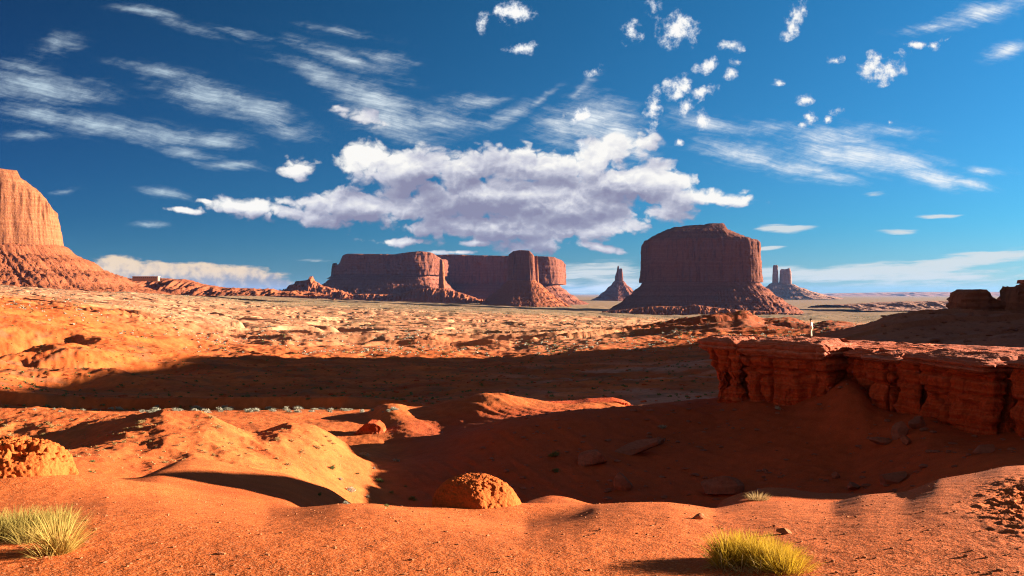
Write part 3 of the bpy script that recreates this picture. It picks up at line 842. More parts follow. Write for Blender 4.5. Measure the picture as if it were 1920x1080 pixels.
def butte(name, label, d, cliff, top, base_y, foot_y, talus_w, depth, seed, pow_=3.2, groove=.035, rim=None, lean=.06, ns=420, mat=M_BUTTE, tmat=M_TALUS,
          group=None, cap_k=2.6, yaw=0.0, cuts=(), asym=(1, 1), cat='butte', talus_h=None, steps=3, lobes=.05):
    """cliff: (px left, px right) of the wall foot; top: [(px, row)] skyline; base_y: row of the wall foot; foot_y: row of the talus foot"""
    nz = Noise(seed)
    c = at((cliff[0] + cliff[1]) / 2, base_y, d)
    m_px = d / F
    a = (cliff[1] - cliff[0]) / 2 * m_px
    b = depth / 2
    zb = at(0, base_y, d)[2]
    zf = at(0, foot_y, d)[2] if talus_h is None else zb - talus_h
    th = np.linspace(0, 2 * np.pi, ns * 6, endpoint=False)
    ct, st_ = np.cos(th), np.sin(th)
    r = 1.0 / (np.abs(ct) ** pow_ + np.abs(st_) ** pow_) ** (1 / pow_)
    X = a * r * ct
    Y = b * r * st_
    poly = np.stack([X, Y], 1)
    if yaw:
        cs, sn = math.cos(yaw), math.sin(yaw)
        poly = poly @ np.array([[cs, sn], [-sn, cs]])
    poly = resample(poly, ns)
    sc = min(a, b)
    N2 = normals2(poly)
    lob = nz.f2(poly[:, 0] / (sc * .8) + 5, poly[:, 1] / (sc * .8), 3)
    front = np.abs(N2[:, 1])
    poly = poly + N2 * (lob * lobes * 4 * sc * (.15 + front))[:, None]
    T = np.array(top, float)
    tx = (T[:, 0] - 960) / F * d - c[0]
    tz = CZ - (T[:, 1] - HOR) * d / F
    prof = lambda x: np.interp(x, tx, tz)
    if rim is None:
        rimf = prof
    else:
        RR = np.array(rim, float)
        rx = (RR[:, 0] - 960) / F * d - c[0]
        rz = CZ - (RR[:, 1] - HOR) * d / F
        rimf = lambda x: np.interp(x, rx, rz)
    K = 46
    t = np.linspace(0, 1, K)
    shear = c[0] / d
    zr = rimf(poly[:, 0] - poly[:, 1] * shear)
    H = np.mean(zr) - zb
    zs = zb - H * .04 + (zr - zb + H * .04)[None] * t[:, None]
    off = -lean * H * (t ** 1.15)[:, None] + np.zeros((K, ns))
    # rounded rim
    off = off - (np.clip(t - .93, 0, 1) / .07)[:, None] ** 2 * sc * .03

    def disp(P):
        h = (P[..., 2] - zb) / H
        q = np.stack([P[..., 0] / (sc * .16), P[..., 1] / (sc * .16), P[..., 2] / (H * 1.6)], -1)
        g1 = nz.f3(q, 5, .55, True)
        q2 = np.stack([P[..., 0] / (sc * .5) + 9, P[..., 1] / (sc * .5), P[..., 2] / (H * 2.5)], -1)
        g2 = nz.f3(q2, 3, .5, True)
        zl = P[..., 2] / H * 9 + .6 * nz.n3(P / (sc * .9))
        lay = nz.n2(zl * 1.0, zl * 0 + 3.3)
        f = nz.f3(P / (sc * .06), 4, .6)
        mk = .35 + 1.3 * sstep(nz.n3(P / (sc * np.array([.7, .7, 2.0])) + 3), -.5, .6)
        g1 = (g1 - .35) * mk + .35
        return sc * (groove * 2.0 * (g1 - .35) + groove * 2.6 * (g2 - .35) + .012 * lay + groove * .35 * f)

    def cap(x, y, rho, zlast):
        k = np.clip(np.abs(y) / (b * 1.02), 0, 1)
        xs_ = x - y * shear
        p = prof(xs_)
        r_ = np.minimum(rimf(xs_), p)
        z = zlast * 0 + r_ + (p - r_) * (1 - k ** cap_k)
        w = sstep(1 - rho, 0, .12)
        zz = z * w + zlast * (1 - w)
        e = nz.f2(x / (sc * .10), y / (sc * .10), 3)
        if rim is not None:
            lay = (zz - zb) / (H * .055)
            zz = zz + (np.floor(lay) + sstep(lay - np.floor(lay), .32, .68) - lay) * H * .05
        return zz + e * H * .008 * w
    co, q = loft(poly, zs, off, disp, cap, 22)
    root = empty(name, (c[0], c[1], zf))
    tag(root, label, cat, group)
    rel = np.array([0, 0, -zf])
    mesh_from('cliff', co + rel, q, mat=mat, parent=root)
    # talus apron
    K2 = 60
    s = np.linspace(0, 1, K2)
    W = talus_w
    ang = np.arctan2(poly[:, 1], poly[:, 0])
    wl, wr_ = asym
    side = .5 + .5 * np.cos(ang)
    Wd = W * (wl * (1 - side) + wr_ * side)
    Wd = Wd * (1 + .22 * nz.f2(poly[:, 0] / (sc * .7), poly[:, 1] / (sc * .7), 3))
    drop = zb - zf
    o2 = -sc * .10 + (Wd[None] + sc * .10) * s[:, None]
    zz = zb + drop * .05 - drop * 1.22 * (.32 * s + .68 * (1 - (1 - s) ** 1.75))
    # benches
    lay = (zz - zf) / drop * steps
    zz = zz + (np.floor(lay) + sstep(lay - np.floor(lay), .25, .75) - lay) * drop / steps * .30
    zz = zz[:, None] + np.zeros((K2, ns))
    P = np.zeros((K2, ns, 3))
    NN = normals2(poly)
    # blend towards radial so that the apron does not fold
    rad = poly / (np.linalg.norm(poly, axis=1)[:, None] + 1e-9)
    NR = NN * .5 + rad * .5
    NR /= np.linalg.norm(NR, axis=1)[:, None]
    P[..., :2] = poly[None] + NR[None] * o2[..., None]
    P[..., 2] = zz
    L = sc * .11
    ring = poly / L * .8
    wv = nz.n2(P[..., 0] / (L * 1.3), P[..., 1] / (L * 1.3))
    gul = nz.f2(ring[:, 0][None] * 1.5 + 7 + .8 * wv * s[:, None], ring[:, 1][None] * 1.5 + .6 * wv, 4, .55, True)
    gul2 = nz.f2(P[..., 0] / (L * .45), P[..., 1] / (L * .45), 5, .55, True)
    amp = np.sin(np.pi * np.clip(s * .9 + .03, 0, 1)) ** .7
    P[..., 2] += amp[:, None] * drop * (.065 * (gul - .4) + .085 * (gul2 - .4))
    P[..., 2] += drop * .035 * nz.f2(P[..., 0] / (L * .16), P[..., 1] / (L * .16), 4, .6)
    mesh_from('talus_slope', P.reshape(-1, 3) + rel, grid_quads(K2, ns, True)[:, ::-1], mat=tmat, parent=root)
    return root


def spur(parent_xyz, nm, label, pts, seed, mat=M_BUTTE):
    pass


# great butte right of the middle
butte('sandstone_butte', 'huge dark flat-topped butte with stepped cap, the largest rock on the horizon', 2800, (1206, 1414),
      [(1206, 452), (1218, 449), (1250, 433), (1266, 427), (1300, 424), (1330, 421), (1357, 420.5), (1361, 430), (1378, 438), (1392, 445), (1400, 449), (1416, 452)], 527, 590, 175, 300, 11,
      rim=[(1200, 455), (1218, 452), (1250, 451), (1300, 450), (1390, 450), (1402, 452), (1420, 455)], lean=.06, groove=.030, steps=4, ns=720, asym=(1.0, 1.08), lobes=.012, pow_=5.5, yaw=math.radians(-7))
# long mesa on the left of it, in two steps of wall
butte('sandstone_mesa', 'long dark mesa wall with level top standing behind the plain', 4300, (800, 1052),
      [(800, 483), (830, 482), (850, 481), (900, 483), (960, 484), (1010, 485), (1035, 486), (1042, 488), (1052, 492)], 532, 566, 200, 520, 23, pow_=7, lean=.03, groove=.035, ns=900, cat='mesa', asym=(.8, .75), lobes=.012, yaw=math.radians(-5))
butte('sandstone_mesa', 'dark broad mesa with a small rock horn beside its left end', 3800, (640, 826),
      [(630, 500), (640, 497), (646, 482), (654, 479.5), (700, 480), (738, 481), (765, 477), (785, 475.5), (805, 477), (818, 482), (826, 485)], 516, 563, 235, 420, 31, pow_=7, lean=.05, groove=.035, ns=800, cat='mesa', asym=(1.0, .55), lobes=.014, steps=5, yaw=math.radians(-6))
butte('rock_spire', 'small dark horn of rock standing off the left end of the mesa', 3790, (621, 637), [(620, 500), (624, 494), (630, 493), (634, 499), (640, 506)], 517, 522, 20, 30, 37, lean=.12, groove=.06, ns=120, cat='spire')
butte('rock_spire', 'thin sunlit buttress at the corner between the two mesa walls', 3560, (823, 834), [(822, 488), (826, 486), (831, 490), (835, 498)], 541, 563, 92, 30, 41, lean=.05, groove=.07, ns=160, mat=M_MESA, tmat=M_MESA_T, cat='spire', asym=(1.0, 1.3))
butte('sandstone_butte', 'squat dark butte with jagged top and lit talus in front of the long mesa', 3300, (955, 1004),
      [(955, 477), (962, 472), (974, 470), (984, 470.5), (992, 471), (998, 476), (1004, 482)], 525, 576, 175, 95, 47, lean=.04, groove=.045, ns=460, steps=6, asym=(1.0, 1.0), pow_=4.5, yaw=math.radians(-10), tmat=M_MESA_T)  # paler talus colour stands in for the grazing sun on it
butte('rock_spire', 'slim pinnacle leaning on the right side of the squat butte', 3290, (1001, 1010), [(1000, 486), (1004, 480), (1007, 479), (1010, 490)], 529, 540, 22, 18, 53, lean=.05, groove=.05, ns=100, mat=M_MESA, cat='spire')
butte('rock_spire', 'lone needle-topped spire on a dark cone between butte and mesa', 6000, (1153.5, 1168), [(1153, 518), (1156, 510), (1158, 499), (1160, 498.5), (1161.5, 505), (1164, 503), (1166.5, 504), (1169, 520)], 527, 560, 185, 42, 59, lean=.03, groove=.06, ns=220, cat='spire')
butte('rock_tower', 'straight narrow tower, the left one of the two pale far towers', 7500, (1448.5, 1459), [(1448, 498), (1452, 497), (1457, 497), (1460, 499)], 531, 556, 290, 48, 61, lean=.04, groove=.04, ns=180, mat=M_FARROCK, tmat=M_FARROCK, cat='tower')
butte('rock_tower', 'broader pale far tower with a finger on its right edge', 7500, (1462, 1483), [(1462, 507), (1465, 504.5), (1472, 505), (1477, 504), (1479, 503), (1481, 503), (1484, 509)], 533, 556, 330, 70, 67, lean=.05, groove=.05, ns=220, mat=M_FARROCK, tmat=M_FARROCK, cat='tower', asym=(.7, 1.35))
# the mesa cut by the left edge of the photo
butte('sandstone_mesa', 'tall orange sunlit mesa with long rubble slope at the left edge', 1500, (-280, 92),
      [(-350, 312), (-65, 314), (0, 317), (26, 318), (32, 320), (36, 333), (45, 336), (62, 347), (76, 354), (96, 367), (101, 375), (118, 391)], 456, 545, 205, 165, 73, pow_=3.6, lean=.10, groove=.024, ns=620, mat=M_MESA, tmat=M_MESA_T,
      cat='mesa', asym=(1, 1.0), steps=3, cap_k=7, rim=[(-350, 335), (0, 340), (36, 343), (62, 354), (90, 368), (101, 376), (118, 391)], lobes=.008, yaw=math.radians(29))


def ridge_block(name, label, cat, skyline, d, depth, foot_y, mat, seed, group=None, kind=None, rough=.04):
    """a low ridge whose skyline is given in photo pixels, with sloping sides"""
    nz = Noise(seed)
    K = np.array(skyline, float)
    xs = np.linspace(K[0, 0], K[-1, 0], 420)
    ys = np.interp(xs, K[:, 0], K[:, 1])
    X = (xs - 960) / F * d
    Zt = CZ - (ys - HOR) * d / F
    zf = CZ - (foot_y - HOR) * d / F
    v = np.linspace(-1, 1, 70)
    Yv = d + v * depth
    w = 1 - np.abs(v) ** 1.35
    g = nz.f2(X[None] / (depth * .32) + 0 * v[:, None], v[:, None] * 1.2 + 0 * X[None], 5, .55, True) - .35
    Z = zf - 3 + (Zt[None] - zf + 3) * w[:, None] + g * (Zt.max() - zf) * .40 * (np.sin(np.pi * w) ** .8)[:, None]
    Z += nz.f2(X[None] / (depth * .05) + 0 * v[:, None], v[:, None] * 20 + 0 * X[None], 3) * (Zt.max() - zf) * rough
    cx = X.mean()
    co = np.stack([X[None] - cx + 0 * v[:, None], (Yv - d)[:, None] + 0 * X[None], Z - zf], -1)
    o = mesh_from(name, co.reshape(-1, 3), grid_quads(70, 420), mat=mat)
    o.location = (cx, d, zf)
    if kind:
        o['kind'] = kind
    else:
        tag(o, label, cat, group)
    return o


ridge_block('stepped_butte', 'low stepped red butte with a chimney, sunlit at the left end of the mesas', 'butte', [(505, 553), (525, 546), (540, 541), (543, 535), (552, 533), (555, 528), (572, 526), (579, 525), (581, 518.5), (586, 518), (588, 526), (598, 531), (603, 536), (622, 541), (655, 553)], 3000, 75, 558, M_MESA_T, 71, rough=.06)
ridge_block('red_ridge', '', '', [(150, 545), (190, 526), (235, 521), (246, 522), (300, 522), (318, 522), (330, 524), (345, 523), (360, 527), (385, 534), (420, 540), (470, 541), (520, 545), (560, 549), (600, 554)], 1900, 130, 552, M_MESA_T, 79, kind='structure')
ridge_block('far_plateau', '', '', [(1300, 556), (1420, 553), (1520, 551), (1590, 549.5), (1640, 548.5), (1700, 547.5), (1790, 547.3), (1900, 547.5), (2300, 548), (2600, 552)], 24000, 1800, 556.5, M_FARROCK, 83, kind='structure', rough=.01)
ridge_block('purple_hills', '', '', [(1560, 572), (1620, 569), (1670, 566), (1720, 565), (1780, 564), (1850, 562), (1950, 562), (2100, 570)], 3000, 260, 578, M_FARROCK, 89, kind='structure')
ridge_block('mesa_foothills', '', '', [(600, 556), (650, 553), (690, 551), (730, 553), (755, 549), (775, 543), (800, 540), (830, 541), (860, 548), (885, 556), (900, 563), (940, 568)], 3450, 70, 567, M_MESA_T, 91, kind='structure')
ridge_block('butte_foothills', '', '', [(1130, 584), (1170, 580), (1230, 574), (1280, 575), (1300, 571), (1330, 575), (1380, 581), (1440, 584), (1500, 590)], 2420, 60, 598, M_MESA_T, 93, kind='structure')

# long low lodge on the ridge under the mesa
def lodge():
    d = 1780.0
    a = at(250, 522.6, d)
    root = empty('lodge', (at(274, 522, d)[0], d, a[2]))
    tag(root, 'long low pale building on the red ridge below the mesa', 'building')
    m_wall = mat_plain('lodge_wall', (.30, .17, .11, 1))
    m_roof = mat_plain('lodge_roof', (.42, .28, .20, 1))
    m_win = mat_plain('lodge_window', (.10, .06, .05, 1), .3)
    L = 26.5
    def box(name, x0, x1, y0, y1, z0, z1, mat, parent):
        co = [(x, y, z) for z in (z0, z1) for y in (y0, y1) for x in (x0, x1)]
        q = [(0, 2, 3, 1), (4, 5, 7, 6), (0, 1, 5, 4), (2, 6, 7, 3), (0, 4, 6, 2), (1, 3, 7, 5)]
        return mesh_from(name, co, q, smooth=False, mat=mat, parent=parent)
    wall = box('wall', -L, L, -5, 5, -5, 4.2, m_wall, root)
    box('roof', -L - .8, L + .8, -5.8, 5.8, 4.2, 5.0, m_roof, root)
    for i in range(13):
        x = -L + 2.4 + i * 4.0
        box('window', x, x + 2.1, -5.06, -4.9, 1.2, 3.0, m_win, root)


lodge()

# ------------------------------------------------------------------ dark rocks of the hill on the right
M_DARK = mat_rock('hill_sandstone', (.24, .085, .05, 1), (.13, .045, .03, 1), (.33, .13, .075, 1), 5.0, strata=1.4)


def crag(name, label, d, top, foot_y, depth, seed, cat='rock outcrop', mat=M_DARK, lay=9, groove=.05, ns=300, lean=.10, pow_=3.0):
    nz = Noise(seed)
    T = np.array(top, float)
    x0, x1 = T[0, 0], T[-1, 0]
    c = at((x0 + x1) / 2, foot_y, d)
    a = (x1 - x0) / 2 * d / F
    b = depth / 2
    th = np.linspace(0, 2 * np.pi, ns * 4, endpoint=False)
    r = 1.0 / (np.abs(np.cos(th)) ** pow_ + np.abs(np.sin(th)) ** pow_) ** (1 / pow_)
    poly = resample(np.stack([a * r * np.cos(th), b * r * np.sin(th)], 1), ns)
    tx = (T[:, 0] - 960) / F * d - c[0]
    tz = CZ - (T[:, 1] - HOR) * d / F - c[2]
    H = tz.max()
    zr = np.interp(poly[:, 0] * .98, tx, tz)
    K = 50
    t = np.linspace(0, 1, K)
    zs = -H * .3 + (zr + H * .3)[None] * t[:, None]
    off = (-lean * H * t)[:, None] + np.zeros((K, ns))

    def disp(P):
        zl = P[..., 2] / H * lay + .4 * nz.n3(P / (a * .6))
        l = nz.n2(zl, zl * 0 + 1.7)
        l = np.sign(l) * np.abs(l) ** .6
        return min(a, b) * (.09 * l + groove * 2 * nz.f3(P / (a * .35) * [1, 1, .4], 4, .55, True) + .05 * nz.f3(P / (a * .12), 3))

    def cap(x, y, rho, zl):
        w = sstep(1 - rho, 0, .2)
        return (np.interp(x, tx, tz) * w + zl * (1 - w)) + .03 * H * nz.f2(x / (a * .2), y / (a * .2), 3)
    co, q = loft(poly, zs, off, disp, cap, 16)
    o = mesh_from(name, co, q, mat=mat)
    o.location = c
    tag(o, label, cat)
    return o


crag('layered_outcrop', 'dark layered rock knob like a ruined castle on the right-hand hill', 330, [(1782, 586), (1787, 566), (1791, 556), (1800, 549), (1809, 545), (1812, 542.5), (1830, 543), (1833, 548), (1842, 558), (1846, 562), (1868, 566), (1890, 572), (1906, 588)], 590, 17, 101)
crag('layered_outcrop', 'dark layered rock wall with a lump on top, cut by the right edge', 322, [(1876, 590), (1884, 566), (1890, 556), (1893, 540), (1897, 536), (1901, 539), (1906, 543), (1930, 544), (1990, 540), (2010, 600)], 592, 16, 103)
butte('dark_hill', 'steep dark smooth slope rising behind the layered rocks at the right edge', 620, (1935, 2300), [(1930, 524), (1960, 515), (2300, 480)], 530, 600, 55, 70, 107, mat=M_DARK, tmat=M_DARK, cat='hill', ns=260, asym=(1, 1), steps=1)

# ------------------------------------------------------------------ the rock promontory
M_LEDGE = mat_rock('ledge_sandstone', (.44, .062, .016, 1), (.12, .018, .008, 1), (.50, .11, .04, 1), 1.0, strata=1.5, streak=.8, bump=1.2, band=.6)
M_CAP = mat_rock('cap_sandstone', (.42, .098, .045, 1), (.17, .038, .02, 1), (.54, .23, .15, 1), .8, strata=1.5, streak=.3, bump=1.3, band=.55)

EDGE = np.array([(1306, 87.5), (1330, 85.6), (1390, 82), (1470, 78.5), (1560, 75), (1620, 72), (1700, 67.3), (1800, 61.5), (1890, 57), (1960, 53.5), (2060, 49)])
_ep = np.stack([(EDGE[:, 0] - 960) / F * EDGE[:, 1], EDGE[:, 1]], 1)


def edge_pt(px, out=0.0):
    """point on the front edge of the ledge, moved outward (towards the gully)"""
    x = np.interp(px, EDGE[:, 0], _ep[:, 0]); y = np.interp(px, EDGE[:, 0], _ep[:, 1])
    x2 = np.interp(px + 12, EDGE[:, 0], _ep[:, 0]); y2 = np.interp(px + 12, EDGE[:, 0], _ep[:, 1])
    x1 = np.interp(px - 12, EDGE[:, 0], _ep[:, 0]); y1 = np.interp(px - 12, EDGE[:, 0], _ep[:, 1])
    tx, ty = x2 - x1, y2 - y1
    l = math.hypot(tx, ty) + 1e-9
    return np.array([x + ty / l * out, y - tx / l * out])


def edge_z(px, row):
    d = float(np.interp(px, EDGE[:, 0], EDGE[:, 1]))
    return CZ - (row - HOR) * d / F


ledge = empty('rock_ledge', (29.0, 73.0, -8.5))
tag(ledge, 'dark red flat-topped rock promontory with overhanging slabs above the shaded slope', 'rock ledge')
LREL = -np.array(ledge.location)


def rock_mass(name, poly, z0, z1, seed, n=220, k=46, rounding=.5, profile=None, amp=.25, courses=(), top_amp=.06, mat=None, top=None, vgroove=.6, label=None):
    nz = Noise(seed)
    P0 = resample(poly, n, rounding)
    t = np.linspace(0, 1, k)
    zs = z0 + (z1 - z0) * t
    off = np.zeros(k) if profile is None else np.interp(t, [p[0] for p in profile], [p[1] for p in profile])
    for zc, w, dep in courses:
        off = off - dep * np.exp(-((zs - zc) / w) ** 2)
    off = off - .35 * sstep(t, .965, 1.0) ** 2 * min(1.0, (z1 - z0))

    def disp(P):
        g = nz.f3(P * [1 / 1.5, 1 / 1.5, .22], 4, .55, True) - .35
        f = nz.f3(P * 1.9 + 5, 5, .6)
        l = nz.n2(P[..., 2] * 1.7 + .6 * nz.n3(P * .5), P[..., 0] * .25)
        b = nz.n3(P * [.6, .6, .6])
        c = nz.cell(P * [1.0, 1.0, 1.5])
        jt = 1 - np.abs(nz.n3(P * [1 / 2.2, 1 / 2.2, .06] + 31)) * 9
        jt = np.clip(jt, 0, 1)
        return -amp * 2.6 * jt * vgroove + amp * (vgroove * 1.3 * g + .7 * f + .4 * np.sign(l) * np.abs(l) ** .5 + .8 * b + .55 * (c - .5))

    def cap(x, y, rho, zl):
        w = sstep(1 - rho, 0, .12)
        base = z1 if top is None else top(x, y)
        e = nz.f2(x * .55, y * .55, 4)
        lay = e * 7
        stepz = (np.floor(lay) + sstep(lay - np.floor(lay), .42, .58)) / 7
        z = base + top_amp * 2.2 * stepz + top_amp * .35 * nz.f2(x * 4, y * 4, 3)
        return z * w + zl * (1 - w)
    co, q = loft(P0, zs, off, disp, cap, 30)
    o = mesh_from(name, co + LREL, q, mat=mat or M_LEDGE, parent=ledge)
    if label:
        o['label'] = label
    return o


def front_poly(p0, p1, out0, out1, back, n=9):
    a = [edge_pt(p, o) for p, o in zip(np.linspace(p0, p1, n), np.linspace(out0, out1, n))]
    b = [edge_pt(p, -back) for p in np.linspace(p1, p0, n)]
    return np.array(a + b)


def deck_z(x, y):
    return -3.02 - .010 * (88 - y) + 0 * x


# core behind the pillars
core = [edge_pt(p, -o) for p, o in ((1350, 3.0), (1372, 3.6), (1396, 4.2), (1410, 2.6), (1470, 2.4), (1545, 2.6), (1566, 4.6), (1612, 4.6), (1634, 2.6), (1700, 2.6), (1724, 4.4), (1745, 2.4), (1800, 2.2), (1862, 2.6), (1880, 5.0), (1900, 2.6), (1960, 2.5), (2050, 2.5))] + [np.array(v) for v in ((62, 47), (60, 56), (52, 64), (44, 74), (36, 84), (28, 90), (22, 91.5))]
rock_mass('core', core, -13.5, -3.6, 201, n=420, k=40, rounding=1.2, amp=.35, top_amp=.05)
deck = [edge_pt(p, -o) for p, o in ((1316, 1.2), (1360, 1.4), (1376, 2.2), (1389, 3.6), (1402, 1.6), (1470, 1.4), (1540, 1.4), (1566, 3.0), (1600, 3.2), (1622, 2.2), (1690, 1.6), (1700, 2.4), (1712, 1.4), (1800, 1.2), (1872, 1.4), (1884, 3.6), (1900, 1.6), (1960, 1.2), (2050, 1.2))] + [np.array(v) for v in ((64, 46), (61, 57), (53, 66), (45, 76), (36, 86), (28, 92.5), (21, 93))]
rock_mass('top_layer', deck, -3.75, -3.10, 203, n=420, k=12, rounding=.8, amp=.25, top_amp=.13, mat=M_CAP, top=deck_z)


def pillar(p0, p1, out, back, row_top, row_bot, seed, courses, prof, n=200, lean=0):
    pm = (p0 + p1) / 2
    z1 = edge_z(pm, row_top) + .25
    z0 = edge_z(pm, row_bot) - 2.0
    rock_mass('pillar', front_poly(p0, p1, out, out, back), z0, z1, seed, n=n, k=64, rounding=.7, amp=.46,
              courses=[(edge_z(pm, r), w, dp) for r, w, dp in courses], profile=prof)


PR = [(0, -.35), (.22, -.15), (.40, .1), (.55, .05), (.62, -.1), (.72, .35), (.86, .40), (.93, .1), (1, -.3)]
pillar(1333, 1356, -.2, 3.2, 655, 746, 211, [(676, .10, .22), (700, .14, .3)], [(0, -.55), (.35, -.35), (.5, -.5), (.68, .05), (.85, .35), (1, .6)], lean=.5)
pillar(1361, 1385, .2, 3.5, 655, 742, 212, [(678, .10, .2), (692, .12, .28)], [(0, -.2), (.35, .0), (.55, -.3), (.75, .1), (1, .45)])
pillar(1402, 1552, .05, 4.0, 660, 752, 213, [(693, .13, .60), (667, .14, .55)], PR, n=340)
pillar(1562, 1620, -2.6, 3.0, 668, 742, 214, [(690, .1, .2)], PR)
pillar(1632, 1668, .0, 3.5, 674, 774, 215, [(694, .14, .55), (718, .12, .40)], PR)
pillar(1676, 1714, -.3, 3.5, 674, 780, 219, [(694, .14, .55), (718, .12, .40)], PR)
pillar(1736, 1866, .25, 4.0, 684, 818, 216, [(704, .16, .55), (733, .14, .55)], PR, n=320)
pillar(1890, 1990, -.5, 4.0, 695, 840, 217, [(716, .12, .3), (760, .12, .25)], PR, n=260)


def slab(p0, p1, out0, out1, back, row_top, row_bot, seed, tilt=0.0, label=None):
    pm = (p0 + p1) / 2
    z1 = edge_z(pm, row_top)
    z0 = edge_z(pm, row_bot)
    c = edge_pt(pm, 0)
    d0 = edge_pt(pm, 1) - c
    zt = lambda x, y: np.minimum(z1 - tilt * ((x - c[0]) * d0[0] + (y - c[1]) * d0[1]), z1 + .25)
    prof = [(0, -1.3), (.22, -.5), (.40, -.05), (.52, .12), (.60, -.18), (.70, .10), (.82, .05), (.9, -.25), (1, -.45)]
    rock_mass('cap_slab', front_poly(p0, p1, out0, out1, back), z0, z1 - .10, seed, n=320, k=48, rounding=1.1, amp=.30, profile=prof, top_amp=.10, mat=M_CAP, top=zt, vgroove=.35, label=label)


slab(1303, 1383, .0, .6, 5.0, 634, 664, 221, .03)
slab(1394, 1556, .95, 1.15, 5.0, 639.5, 678, 222, .07)
slab(1564, 1620, -1.2, -.9, 4.0, 657, 678, 223, .03)
slab(1626, 1694, .6, .7, 3.5, 665, 684, 224, .10)
slab(1706, 1876, .85, 1.35, 5.0, 668, 697, 225, .11, label='pale pinkish slab')
slab(1884, 2010, .2, .2, 5.0, 678, 702, 226, .05)

# ------------------------------------------------------------------ person on the ledge
M_SHIRT = mat_plain('white_cotton', (.72, .68, .66, 1))
M_TROUS = mat_plain('cream_cotton', (.70, .62, .46, 1))
M_SKIN = mat_plain('skin', (.45, .24, .16, 1), .6)
M_HAIR = mat_plain('dark_felt', (.025, .018, .018, 1))
M_SHOE = mat_plain('dark_leather', (.04, .022, .018, 1))


def skin_mesh(name, verts, edges, radii, mat, parent, sub=2):
    me = bpy.data.meshes.new(name)
    me.from_pydata(verts, edges, [])
    o = bpy.data.objects.new(name, me)
    COL.objects.link(o)
    o.parent = parent
    mo = o.modifiers.new('skin', 'SKIN')
    mo.use_smooth_shade = True
    sv = me.skin_vertices[0].data
    for i, r in enumerate(radii):
        sv[i].radius = (r, r) if not isinstance(r, tuple) else r
        sv[i].use_root = (i == 0)
    ss = o.modifiers.new('sub', 'SUBSURF')
    ss.levels = ss.render_levels = sub
    me.materials.append(mat)
    return o


def person(loc, rz, h):
    s = h / 1.72
    root = empty('person', loc)
    root.rotation_euler = (0, 0, rz)
    tag(root, 'person in white shirt and cream trousers standing on the flat rock ledge', 'person')
    V = lambda L: [tuple(c * s for c in v) for v in L]
    # faces +Y of its own frame
    body = [(0, 0, .96), (0, .01, 1.15), (0, 0, 1.36), (0, .0, 1.47), (0, .03, 1.57), (0, .03, 1.68),
            (.10, 0, .90), (.11, .03, .50), (.12, -.02, .09), (.12, .14, .03), (-.10, 0, .90), (-.10, .01, .50), (-.10, -.01, .09), (-.11, .15, .03),
            (.20, 0, 1.39), (.30, -.06, 1.14), (.20, .14, 1.02), (.16, .22, 1.01), (-.20, 0, 1.39), (-.31, -.05, 1.14), (-.20, .14, 1.00), (-.15, .22, .99)]
    ed = [(0, 1), (1, 2), (2, 3), (3, 4), (4, 5), (0, 6), (6, 7), (7, 8), (8, 9), (0, 10), (10, 11), (11, 12), (12, 13), (2, 14), (14, 15), (15, 16), (16, 17), (2, 18), (18, 19), (19, 20), (20, 21)]
    rad = [.13, .12, .14, .055, .088, .075, .085, .055, .04, .035, .085, .055, .04, .035, .055, .042, .033, .03, .055, .042, .033, .03]
    skin_mesh('body', V(body), ed, [r * s for r in rad], M_SKIN, root)
    sh = [(0, 0, .92), (0, .01, 1.12), (0, 0, 1.36), (0, 0, 1.44), (.20, 0, 1.39), (.30, -.06, 1.14), (.24, .06, 1.07), (-.20, 0, 1.39), (-.31, -.05, 1.14), (-.25, .06, 1.06)]
    skin_mesh('shirt', V(sh), [(0, 1), (1, 2), (2, 3), (2, 4), (4, 5), (5, 6), (2, 7), (7, 8), (8, 9)], [r * s for r in (.155, .14, .16, .075, .07, .058, .05, .07, .058, .05)], M_SHIRT, root)
    tr = [(0, 0, .95), (.10, 0, .86), (.11, .03, .50), (.12, -.02, .10), (-.10, 0, .86), (-.10, .01, .50), (-.10, -.01, .10)]
    skin_mesh('trousers', V(tr), [(0, 1), (1, 2), (2, 3), (0, 4), (4, 5), (5, 6)], [r * s for r in (.15, .11, .08, .075, .11, .08, .075)], M_TROUS, root)
    for sx in (.12, -.11):
        skin_mesh('shoe', V([(sx, -.05, .04), (sx, .07, .04), (sx, .17, .03)]), [(0, 1), (1, 2)], [r * s for r in (.05, .05, .04)], M_SHOE, root)
    # hat: brim and crown lathe
    prof = [(0.0, 1.80), (.07, 1.79), (.095, 1.75), (.10, 1.69), (.16, 1.675), (.165, 1.665), (.10, 1.668), (.0, 1.67)]
    n = 20
    co = [(r * math.cos(2 * math.pi * i / n) * s, (r * math.sin(2 * math.pi * i / n) + .02) * s, z * s) for r, z in prof for i in range(n)]
    mesh_from('hat', co, grid_quads(len(prof), n, True), mat=M_HAIR, parent=root)


def drop_on(x, d, names=None):
    """height of whatever is met first below a point"""
    dg = bpy.context.evaluated_depsgraph_get()
    hit, p, *_ = S.ray_cast(dg, Vector((x, d, 30)), Vector((0, 0, -1)))
    return p.z


_pd = 80.0
_px = (1521 - 960) / F * _pd
bpy.context.view_layer.update()
person((_px, _pd, drop_on(_px, _pd) - .01), math.radians(62), 1.70)

# ------------------------------------------------------------------ crumbly earth mounds
M_CLOD = mat_rock('crumbly_earth', (.44, .10, .022, 1), (.22, .04, .010, 1), (.50, .15, .045, 1), .16, strata=.15, streak=.1, bump=1.2, band=.25)


